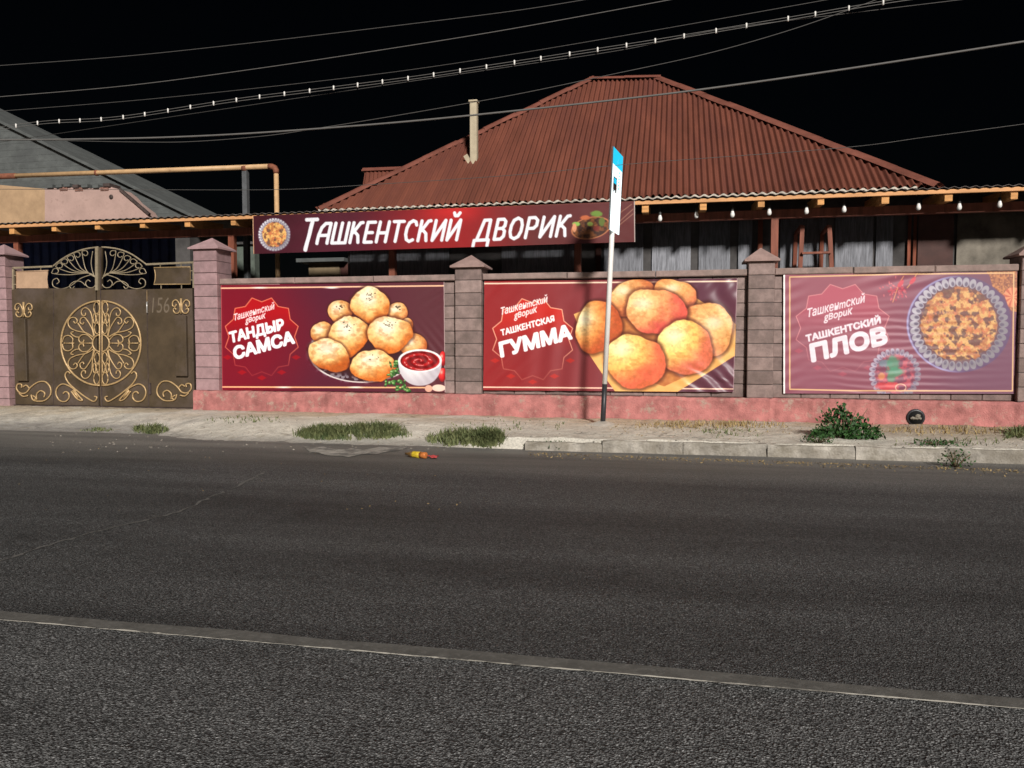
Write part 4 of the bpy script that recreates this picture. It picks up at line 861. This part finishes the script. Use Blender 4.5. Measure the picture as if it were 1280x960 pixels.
# corner scrolls
for ccx, ccy, sx, lf in ((43, 489.5, 1, L_), (217, 489, -1, R_)):
    s = lambda pts: scroll([(ccx+sx*p[0], ccy+p[1]) for p in pts], lf, .010)
    s([(-4,4),(-2,10),(4,12),(13,11),(20,4),(20,-5),(14,-12),(5,-12),(-4,-6),(-10,1),(-17,2),(-22,-3),(-21,-9),(-16,-9),(-16,-5)])
    s([(3,10),(3,3),(8,-1),(13,2),(12,7)]); s([(-19,2),(-14,6),(-8,5)]); s([(-6,-4),(-10,-8),(-14,-6)]); s([(-2,5),(2,8),(-1,11)])
for ccx, ccy, lf in ((29.5, 387.5, L_), (226.3, 383, R_)):
    for sx in (-1, 1):
        s = lambda pts: scroll([(ccx+sx*p[0], ccy+p[1]) for p in pts], lf, .009)
        s([(1,5),(2,-3),(6,-8),(10,-6),(10.5,-1),(7,0),(6,-3)]); s([(1,4),(3,8),(7,8.5),(9.5,5),(8,2),(6,4)])
    scroll([(ccx,ccy-10),(ccx,ccy+9)], lf, .013, smooth=False)
# pressed strips, wicket seam, handle, hinges, number
for (pa, pb, pt, pbm, lf) in ((23,38,399,476,L_), (221,237,395,470,R_)):
    a_, b_ = g(pa, pt), g(pb, pbm); MB().box(a_.x, b_.x, YG-.075, YG-.018, b_.z, a_.z, .006).build('pressed_strip', m_gate, lf)
bar((67,363),(67,508),L_,.008,m_rustdark,'sheet_seam',-.021); bar((183.5,362),(186,508),R_,.01,m_rustdark,'wicket_seam',-.021)
bar((183.6,363),(183.8,377),R_,.006,m_gold,'wicket_edge',-.027)
a_, b_ = g(183.5,377.5,-.05), g(183.7,391,-.05)
MB().tube([a_+Vector((0,.03,0)), a_, b_, b_+Vector((0,.03,0))], .011, 6).build('handle', M('steel_handle', (.6,.58,.55), .35, .1, metal=.6), R_)
bar((187.5,479),(188,493),R_,.03,m_rustdark,'hinge',-.03); bar((125.4,311),(127.4,508),R_,.012,m_rustdark,'meeting_gap',-.021)
v, t = text_tris('156', .15); sc_ = (g(191,391).z, g(191,372).z); k = (sc_[1]-sc_[0])/v[:,1].max(); ox = g(191,391).x; wdt = g(213,391).x-ox; kx = wdt/(v[:,0].max()-v[:,0].min())
for lo, hi in ((0,None),): MB().add([(ox+(p[0]-v[:,0].min())*kx, YG-.0225, sc_[0]+p[1]*k) for p in v], [tuple(int(q) for q in f) for f in t]).build('house_number', m_chalk, R_)
a_, b_ = g(9,337), g(16.2,510); MB().box(a_.x-.02, b_.x-.01, YG-.03, YG+.05, ZS, a_.z).build('hinge_post', m_rustdark, gate)
a_, b_ = g(12,510), g(244,510); MB().box(a_.x, b_.x, YG-.06, YG+.08, ZS-.04, ZS+.012).build('threshold', m_rustdark, gate)

# blue corrugated fence seen over the gate
YF = D+2.6; x0, x1 = X(-40,YF), X(222,YF); m = MB(); vs = []; n = 420; zf = P(80,297,YF).z
for i in range(n):
    xx = x0+(x1-x0)*i/(n-1); ph = (xx/.21) % 1; dy = 0 if ph < .62 else (-.04 if .68 < ph < .92 else -.02); vs += [(xx,YF+dy,ZS-.05),(xx,YF+dy,zf-.06)]
m.add(vs, [(2*i,2*i+2,2*i+3,2*i+1) for i in range(n-1)]); tag(m.build('sheet_fence', m_bluesh), 'dark blue corrugated metal fence visible above the gate', 'fence')
# far pale wall inside the yard, and the beige shed
c0 = P(212,345,D+9); c1 = P(318,306,D+9)
sh = thing('yard_wall', 'dim pale wall deep in the yard beside the gate pillar', 'wall', ((c0.x+c1.x)/2, D+9, 0))
MB().box(c0.x, c1.x, D+9, D+9.25, 0, P(230,308,D+9).z).build('wall', M('yard_plaster', (.1,.12,.1), .9, .2), sh); MB().box(c0.x-.1, c1.x+.1, D+8.9, D+9.3, P(230,308,D+9).z, P(230,305,D+9).z).build('wall_top', m_house, sh)
c0, c1 = P(386,345,D+5), P(424,318,D+5)
sd = thing('yard_shed', 'beige plastered shed seen under the long name banner', 'shed', ((c0.x+c1.x)/2, D+5, 0))
MB().box(c0.x, c1.x, D+5, D+7, 0, 3.0).build('wall', M('shed_plaster', (.2,.15,.09), .9, .15), sd); MB().box(c0.x-.2, c1.x+.2, D+4.8, D+7.2, 3.0, 3.08).build('roof', m_slate, sd); a_ = P(428,330,D+4.9)
MB().box(a_.x-.1, a_.x+.35, D+5.02, D+5.2, 0, 3.0).build('door', m_door, sd)

# ================================================================== HOUSE AT THE LEFT
YN = D+5.0; nc_ = P(244, 274, YN); q0 = P(0, 154, YN)
nh = thing('neighbour_house', 'grey slate gabled house with broken pink plaster wall at the left', 'house', (nc_.x-6, YN, 0))
sl_ = (q0.z-nc_.z)/(nc_.x-q0.x); half = (nc_.x-q0.x)*1.7; apex = Vector((nc_.x-half, YN, nc_.z+sl_*half)); fl_ = Vector((nc_.x-2*half, YN, nc_.z))
gab = MB().prism([nc_, apex, fl_], (0,.2,0)).build('gable', m_slate, nh)
m = MB(); zz = nc_.z; ch = .15
while zz < apex.z-.2:                                                   # lapped slate courses on the gable
    t0 = (zz-nc_.z)/(apex.z-nc_.z); t1 = (zz+ch-nc_.z)/(apex.z-nc_.z); xa0, xa1 = nc_.x-half*t0, nc_.x-half*t1; xb0, xb1 = fl_.x+half*t0, fl_.x+half*t1; j_ = random.uniform(-.02,.03)
    m.add([(xb0,YN-.016,zz),(xa0+j_,YN-.016,zz),(xa1+j_,YN-.012,zz+ch),(xb1,YN-.012,zz+ch)], [(0,1,2,3)]); m.add([(xb0,YN-.001,zz),(xa0+j_,YN-.001,zz),(xa0+j_,YN-.016,zz),(xb0,YN-.016,zz)], [(0,1,2,3)]); zz += ch
m.build('slate_courses', m_slate, gab)
for a_, b_ in ((nc_+Vector((.35,0,-.35*sl_)), apex), (apex, fl_)):
    MB().prism([a_+Vector((0,-.12,.02)), b_+Vector((0,-.12,.02)), b_+Vector((0,-.12,.09)), a_+Vector((0,-.12,.09))], (0,2.4,0)).build('roof', m_slate, nh)
MB().box(fl_.x+.3, nc_.x-.3, YN+.22, YN+2, 0, nc_.z-.03).build('wall', m_house, nh)
YW = D+4.1
o = [(56,300),(190,300),(188,279),(186,271),(181,263),(174,258),(165,251),(158,243),(150,237),(141,235),(138,233),(128,235),(120,234),(114,236),(104,234),(92,235),(86,233.5),(76,236),(66,235),(56,236)]
pw = MB().prism([P(*q, YW) for q in o], (0,.35,0)).build('plaster_wall', m_pinkpl, nh)
MB().box(P(56,300,YW).x, P(190,300,YW).x, YW+.01, YW+.34, 0, P(100,299,YW).z).build('wall_foot', m_pinkpl, nh)
a_, b_ = P(-30,300,YW+.5), P(56.5,228,YW+.5)
pts = [P(-60,226,YW+.15), P(56.3,236,YW+.15), P(56.3,310,YW+.15), P(-60,310,YW+.15)]
MB().prism(pts[::-1], (0,.4,0)).build('beige_wall', m_beige, nh)
MB().box(pts[0].x, pts[1].x, YW+.17, YW+.5, 0, pts[3].z+.02).build('wall_foot', m_beige, nh)
for px, py, w_ in ((62,233,9),(74,232.5,8),(84,231.5,8),(95,233,7),(106,232.5,8),(120,233,7),(133,231.5,9)):     # crumbling slate ends and bricks on top
    c = P(px, py, YW); MB().box(c.x-.05, c.x+w_/75, YW-.05, YW+.3, c.z-.04, c.z+.03).build('broken_slate', m_rustdark if px % 2 else m_slate, nh)
for px, py in ((80,236),(99,236.5),(131,236)):
    c = P(px, py, YW); MB().box(c.x-.1, c.x+.1, YW-.02, YW+.1, c.z-.04, c.z+.035).build('brick', m_brick, nh)
for (pa, pb) in (((150,236.5),(166,250)),((166,250),(187,268))): MB().beam(P(*pa,YW-.02), P(*pb,YW-.02), .06, .05).build('verge', m_rustdark, nh)
c = P(139,246,YW-.01); MB().lathe([(.05,0),(.05,.01)], c, (0,-1,0), 10).build('hole', m_rustdark, nh)

# gas pipe on posts
YP = D+1.85
gpipe = thing('gas_pipe', 'yellow gas pipe bent down at a corner above the gate', 'pipe', (X(345,YP), YP, ZS))
p0, p1, p2 = P(20,219.8,YP), P(336,208,YP), P(346.5,345,YP)
el = [P(*q, YP) for q in ((336,208),(340,208.2),(343.5,209.8),(345,213),(345.3,217))]
dn = Vector((el[-1].x, YP, ZS))
MB().tube([p0]+el[:1], .045, 10).build('horizontal_run', m_pipe, gpipe); MB().tube(el, .052, 10).build('elbow', m_rust, gpipe); MB().tube([el[-1], dn], .043, 10).build('down_pipe', m_pipe, gpipe)
pl = P(-60,222.6,YP); MB().tube([pl, p0], .055, 10).build('rusty_end', m_rust, gpipe)
c = P(121,216.2,YP); MB().tube([c+Vector((-.02,0,0)), c+Vector((.02,0,0))], .056, 10).build('weld', m_rust, gpipe)
a_ = P(306.5,210,YP+.02); MB().box(a_.x-.045, a_.x+.045, YP-.02, YP+.07, ZS, a_.z-.05).build('post', m_post, gpipe); MB().tube([a_+Vector((-.04,-.02,-.01)), a_+Vector((.04,-.02,-.01))], .056, 10).build('clamp', m_rust, gpipe)
a_ = P(-40,300,YP); MB().box(a_.x-.045, a_.x+.045, YP-.045, YP+.045, ZS, P(-40,222,YP).z-.03).build('post', m_post, gpipe)

# ================================================================== STOP SIGN ON ITS LEANING POLE
pb_ = on_ground(753.5, 530); ypl = pb_.y
pt_ = P(766.5, 262, ypl); dirn = (pt_-pb_).normalized(); zt2 = P(773, 200, ypl).z
ptop = pb_+dirn*((zt2-pb_.z)/dirn.z)
ss = thing('stop_sign', 'white and blue stop sign on a leaning white pole with black foot', 'sign', pb_)
sp = P(757,480,ypl); spz = pb_+dirn*((sp.z-pb_.z)/dirn.z)
MB().tube([pb_-dirn*.1, spz], .034, 12).build('pole_foot', m_black, ss); MB().tube([spz, ptop], .033, 12).build('pole', m_pole, ss)
ft = MB(); n = 14; vs = [(pb_.x,pb_.y,pb_.z+.05)]
for k_ in range(n): a = 2*math.pi*k_/n; q = .17+random.uniform(-.06,.06); vs.append((pb_.x+q*1.3*math.cos(a), pb_.y+q*math.sin(a), pb_.z-.02))
ft.add(vs, [(0,1+k_,1+(k_+1) % n) for k_ in range(n)], True).build('concrete_foot', M('footing', (.5,.46,.4), .95, .2, 9, .8, 60), ss)
du = Vector((math.sin(R(8.3)), math.cos(R(8.3)), 0)); up = dirn.copy(); nrm = Vector((math.cos(R(8.3)), -math.sin(R(8.3)), 0))
sw_, sh_ = .56, P(760,189,ypl).z-P(760,287,ypl).z+.02
cb = P(762.5, 290, ypl)+nrm*.055; cb = cb-du*.27
def sq(u0, u1, v0, v1, o0, o1):
    m = MB(); f = lambda u, v, o: cb+du*u+up*v+nrm*o
    return m.hexa([f(u0,v0,o1),f(u1,v0,o1),f(u1,v0,o0),f(u0,v0,o0),f(u0,v1,o1),f(u1,v1,o1),f(u1,v1,o0),f(u0,v1,o0)])
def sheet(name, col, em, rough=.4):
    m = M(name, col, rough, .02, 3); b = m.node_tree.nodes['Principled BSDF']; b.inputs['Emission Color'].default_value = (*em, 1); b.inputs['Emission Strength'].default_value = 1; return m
m_sw = sheet('glare_white', (.8,.82,.82), (.95,1.15,1.2)); m_sb = sheet('glare_blue', (.02,.32,.55), (.0,.50,.72))  # unlit reflective board: its glare is put in as emission
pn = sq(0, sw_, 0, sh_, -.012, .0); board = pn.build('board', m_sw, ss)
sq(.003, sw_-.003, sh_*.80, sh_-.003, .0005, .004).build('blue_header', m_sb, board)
# black bus pictogram
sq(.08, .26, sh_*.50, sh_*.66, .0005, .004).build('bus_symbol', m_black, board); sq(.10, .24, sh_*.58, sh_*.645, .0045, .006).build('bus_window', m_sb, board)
for u0 in (.10, .2): sq(u0, u0+.04, sh_*.475, sh_*.5, .0005, .004).build('bus_wheel', m_black, board)
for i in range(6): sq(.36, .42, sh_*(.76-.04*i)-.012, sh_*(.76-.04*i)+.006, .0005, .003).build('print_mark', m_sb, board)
sq(-.004, 0, -.004, sh_+.004, -.016, .003).build('edge', m_post, board); sq(sw_, sw_+.004, -.004, sh_+.004, -.016, .003).build('edge', m_post, board)

# ================================================================== CABLES
def cable(pts, Y0, Y1, r, label, mat=m_wire, name='cable', ext=.35, group='overhead cables'):
    q = cat([(p[0], p[1]) for p in pts], 8); xs = [p[0] for p in q]; W = []
    for p in q: W.append(P(p[0], p[1], Y0+(Y1-Y0)*(p[0]/1280)))
    d0, d1 = W[0]-W[1], W[-1]-W[-2]; W = [W[0]+d0.normalized()*6]+W+[W[-1]+d1.normalized()*8]
    o = MB().tube(W, r, 5).build(name, mat); return tag(o, label, 'cable', group), W
cable([(0,82),(160,70),(320,53),(480,34),(640,14),(735,-1)], 9, 9, .0042, 'thin cable crossing the night sky highest of all')
cable([(0,121),(160,107),(320,86),(480,62),(640,36),(842,-1)], 9, 9, .0048, 'second thin cable from the top of the night sky', m_wire2)
cable([(0,139),(175,125),(350,107),(500,89),(640,68),(835,35),(1032,0)], 9.4, 9.4, .0036, 'thin cable running just above the string of white clips')
cable([(0,175),(100,174),(200,172),(300,167.5),(410,160),(520,151),(640,139),(760,126),(880,111.5),(1060,86),(1280,52)], 8.6, 8.6, .011, 'thick grey cable sagging across in front of the red roof', m_wire2)
cable([(90,176),(170,177.5),(240,177),(330,170),(400,160),(510,142),(640,119),(760,94),(880,68),(980,40),(1062,12),(1110,-6)], 8.7, 9.3, .004, 'thin cable climbing from the thick cable towards the upper right')
cable([(170,237),(345,237),(460,231),(640,219),(800,204),(1050,185),(1160,171),(1280,155)], 9.8, 9.8, .0036, 'lowest thin cable passing in front of the red roof')
cable([(505,103),(640,83),(780,62),(900,37),(1050,18),(1190,1)], 9.25, 9.25, .0036, 'thin cable twined below the string of white clips')
gl = cat([(0,160),(60,152.5),(150,147),(295,125),(400,112),(510,98),(608,83.5),(712,67.5),(819,51),(933,32),(1019,17.5),(1104,3),(1180,-8)], 8)
Wg = [P(p[0], p[1]-1.5, 9.2) for p in gl]; Wh = [P(p[0], p[1]+1.8, 9.2) for p in gl]
gar = thing('clip_string', 'double cable strung with little white clips across the sky', 'cable', Wg[0], 'overhead cables')
MB().tube([Wg[0]+(Wg[0]-Wg[1])*14]+Wg, .004, 5).build('upper_strand', m_wire2, gar); MB().tube([Wh[0]+(Wh[0]-Wh[1])*14]+Wh, .004, 5).build('lower_strand', m_wire2, gar)
gxs = [p[0] for p in gl]; gys = [p[1] for p in gl]
cx_ = [20,47,74,100,126.5,154,181,210,238,267,295.5,324.5,355.5,387,417,447,478,510,542,575,608,643,676,712,747,783,819,855,895,933,985,1019,1061,1104]
cm = MB().lathe([(.005,-.028),(.010,-.026),(.011,.024),(.005,.029)], (0,0,0), (0,0,1), 8).mesh((0,0,0)); cm.materials.append(m_clip)
for px in cx_: mobj('clip', cm, None, gar, P(px, float(np.interp(px, gxs, gys)), 9.2-.004))

# ================================================================== PLANTS AND LITTER
def blades(name, label, pxs, n, hmin, hmax, mat, lean=.5):
    vs = []; fs = []; cs = []
    for _ in range(n):
        u, v_ = random.random(), random.random(); (xa,xb,ya,yb2) = random.choice(pxs)
        px = xa+(xb-xa)*u; py = ya+(yb2-ya)*v_
        e = ((px-(xa+xb)/2)/((xb-xa)/2))**2+((py-(ya+yb2)/2)/((yb2-ya)/2))**2
        if e > random.uniform(.4,1.1) or vnoise(np.array([px/7.]), np.array([py/4.]), 17)[0] < random.uniform(.1,.55): continue
        p = on_ground(px, py); a = random.uniform(0,6.28); h = random.uniform(hmin,hmax)*(1.15-.5*e); wd = random.uniform(.004,.008); ln = random.uniform(.1,lean)*h
        t = Vector((math.cos(a),math.sin(a),0)); s = Vector((-t.y,t.x,0)); b = len(vs); m1 = p+t*ln*.35+Vector((0,0,h*.6)); m2 = p+t*ln+Vector((0,0,h))
        vs += [p-s*wd, p+s*wd, m1+s*wd*.8, m1-s*wd*.8, m2]; fs += [(b,b+1,b+2,b+3),(b+3,b+2,b+4)]
    o = MB().add(vs, fs).build(name, mat); return tag(o, label, 'grass', None, 'stuff')
blades('grass', 'largest patch of short grass at the road edge under the bun banner', [(365,515,536,551),(372,440,538,551),(430,512,534,549)], 8500, .04, .15, m_grass, 1.2)
blades('grass', 'grass patch at the road edge below the middle pillar', [(532,634,541,560),(590,632,541,561)], 6000, .04, .15, m_grass, 1.2)
blades('grass', 'small grass patch before the gate pillar', [(166,211,534,543)], 1700, .03, .11, m_grass, 1.3)
blades('grass', 'sparse low grass in front of the gate', [(100,143,536,540)], 300, .02, .05, m_grass)
blades('grass', 'tuft of low grass at the right edge of the pavement', [(1250,1296,537,550)], 800, .03, .11, m_grass, 1.4)
blades('grass', 'thin scattered grass sprouting between kerb and wall', [(560,720,524,540),(250,360,520,530),(640,760,552,562),(1100,1280,548,560),(860,960,536,548)], 900, .015, .06, m_grass, 1.5)
blades('dry_weeds', 'strip of dry weeds along the foot of the plinth', [(770,1000,527,537),(800,980,528,536),(1100,1270,533,546)], 1500, .02,.08, m_dry, 1.2)
def leafy(name, label, px, py, wpx, hpx, n, size, mat, cat_, z=None, clumps=None):
    b = on_ground(px, py) if z is None else G(px, py, z); k = b.y/FOC*1.0; W = wpx*k/2; H = hpx*k; t = thing(name, label, cat_, b); vs = []; fs = []
    cl_ = clumps or [(0,0,1,1,1)]
    for _ in range(n):
        ox_, oz_, cw_, ch_, _w = random.choices(cl_, [q[4] for q in cl_])[0]
        a = random.uniform(0,6.28); q = random.random()**.5; el_ = random.random()
        c = b+Vector((W*(ox_+cw_*q*math.cos(a)*math.sqrt(1-el_*el_*.85)), W*.5*q*cw_*math.sin(a)*math.sqrt(1-el_*el_*.85), H*(oz_+ch_*(.04+el_*(.5+.45*q)*random.uniform(.65,1.05)))))
        c += Vector((random.gauss(0,.02),random.gauss(0,.02),random.gauss(0,.015)))
        s = size*random.uniform(.6,1.3); d = Vector((random.gauss(0,1),random.gauss(0,1)-.4,random.gauss(0,.6))).normalized(); e = d.orthogonal().normalized(); e = (Matrix.Rotation(random.uniform(0,6.28),3,d)@e); f = d.cross(e); i = len(vs)
        vs += [c-e*s, c+f*s*.55, c+e*s, c-f*s*.55]; fs.append((i,i+1,i+2,i+3))
    MB().add(vs, fs).build('foliage', mat, t); m = MB()
    for _ in range(9):
        a = random.uniform(0,6.28); m.tube([b-Vector((0,0,.02)), b+Vector((W*.4*math.cos(a), W*.2*math.sin(a), H*.4)), b+Vector((W*.75*math.cos(a), W*.4*math.sin(a), H*random.uniform(.5,.85)))], [.008,.006,.003], 4)
    m.build('stems', m_stem, t); return t
leafy('bush', 'dark green leafy bush growing at the foot of the plinth', 1055, 548, 86, 43, 1150, .026, m_leafg, 'bush', None, [(-.18,0,.55,.95,4),(.25,0,.5,.7,3),(.66,0,.36,.42,1.2),(-.62,0,.3,.35,.8),(-.12,.55,.2,.5,.5)])
leafy('weed', 'low leafy weed on the road edge beside the first kerb stone', 692, 562, 50, 15, 240, .018, m_leafg, 'weed', 0)
leafy('weed', 'straggly weed between the grass patch and the kerb', 655, 558, 40, 12, 140, .015, m_grass, 'weed', 0)
leafy('weed', 'weed sprouting over the front of the kerb near the right edge', 1195, 584, 40, 24, 150, .014, m_leafg, 'weed', 0)
leafy('weed', 'weed creeping along the top of the kerb below the bush', 1022, 552.5, 42, 7, 150, .015, m_leafg, 'weed', .15)
leafy('weed', 'flat dark weed on the kerb below the drain hole', 1172, 555.5, 60, 6, 200, .015, m_leafg, 'weed', .15)
# dry leaves and crumbs on the pavement and in the gutter
vs = []; fs = []
def crumb(px, py, s, z=None):
    p = (on_ground(px, py) if z is None else G(px, py, z))+Vector((0,0,.006)); a = random.uniform(0,6.28); e = Vector((math.cos(a),math.sin(a),random.uniform(-.3,.5))).normalized()*s; f = Vector((-math.sin(a),math.cos(a),random.uniform(-.2,.6))).normalized()*s*.5; i = len(vs)
    vs.extend([p-e, p+f, p+e+Vector((0,0,s*.3)), p-f]); fs.append((i,i+1,i+2,i+3))
for _ in range(900): crumb(random.uniform(760,1280), random.triangular(526,548,533)+random.uniform(0,6)*0, random.uniform(.007,.018))
for _ in range(900): px = random.uniform(660,1280); crumb(px, 565+(px-640)*.036+abs(random.gauss(0,2.6)), random.uniform(.007,.018), 0)
for _ in range(160): crumb(random.uniform(250,1280), random.uniform(525,560), random.uniform(.006,.013))
for _ in range(60): crumb(random.uniform(0,700), random.uniform(560,640), random.uniform(.005,.012))
tag(MB().add(vs, fs).build('leaf_litter', m_dry), 'dry fallen leaves scattered along wall and kerb', 'leaves', None, 'stuff')
vs = []; fs = []
for _ in range(500):
    px, py = random.uniform(60,1280), random.uniform(520,566); p = on_ground(px, py); s = random.uniform(.006,.02); i = len(vs); r = [random.uniform(.6,1.2)*s for _ in range(6)]
    vs += [p+Vector((-r[0],0,0)), p+Vector((0,-r[1],0)), p+Vector((r[2],0,0)), p+Vector((0,r[3],0)), p+Vector((0,0,r[4]*.7))]; fs += [(i,i+1,i+4),(i+1,i+2,i+4),(i+2,i+3,i+4),(i+3,i,i+4)]
tag(MB().add(vs, fs).build('pebbles', m_kerb), 'small stones strewn over the worn pavement', 'stones', None, 'stuff')
# discarded bottle
b0, b1 = G(507,567,.035), G(533,569.5,.035); ax = (b1-b0).normalized(); L = (b1-b0).length
bt = thing('plastic_bottle', 'discarded bottle with yellow and orange label lying at the road edge', 'bottle', (b0.x, b0.y, 0))
MB().lathe([(.012,0),(.013,.03),(.03,L*.28),(.033,L*.36)], b0, ax, 12).build('neck', M('brown_plastic', (.16,.09,.03), .3, .2), bt)
MB().lathe([(.033,L*.36),(.036,L*.4),(.034,L*.55),(.036,L*.72)], b0, ax, 12).build('label_band', M('yellow_print', (.6,.42,.03), .5, .35, 60), bt)
MB().lathe([(.036,L*.72),(.033,L*.85),(.035,L*.97),(.025,L)], b0, ax, 12).build('base', M('orange_print', (.5,.16,.04), .5, .35, 60), bt)
c = G(541,571,.02); rc_ = thing('bottle_cap', 'red scrap of packaging beside the discarded bottle', 'litter', (c.x, c.y, 0))
m = MB(); vs = []
for i in range(5):
    for j in range(4): vs.append((c.x-.05+.026*i, c.y-.04+.026*j, .012+.03*random.random()))
m.add(vs, [(i*4+j,(i+1)*4+j,(i+1)*4+j+1,i*4+j+1) for i in range(4) for j in range(3)]).build('wrapper', M('red_film', (.42,.06,.06), .5, .3, 40), rc_)
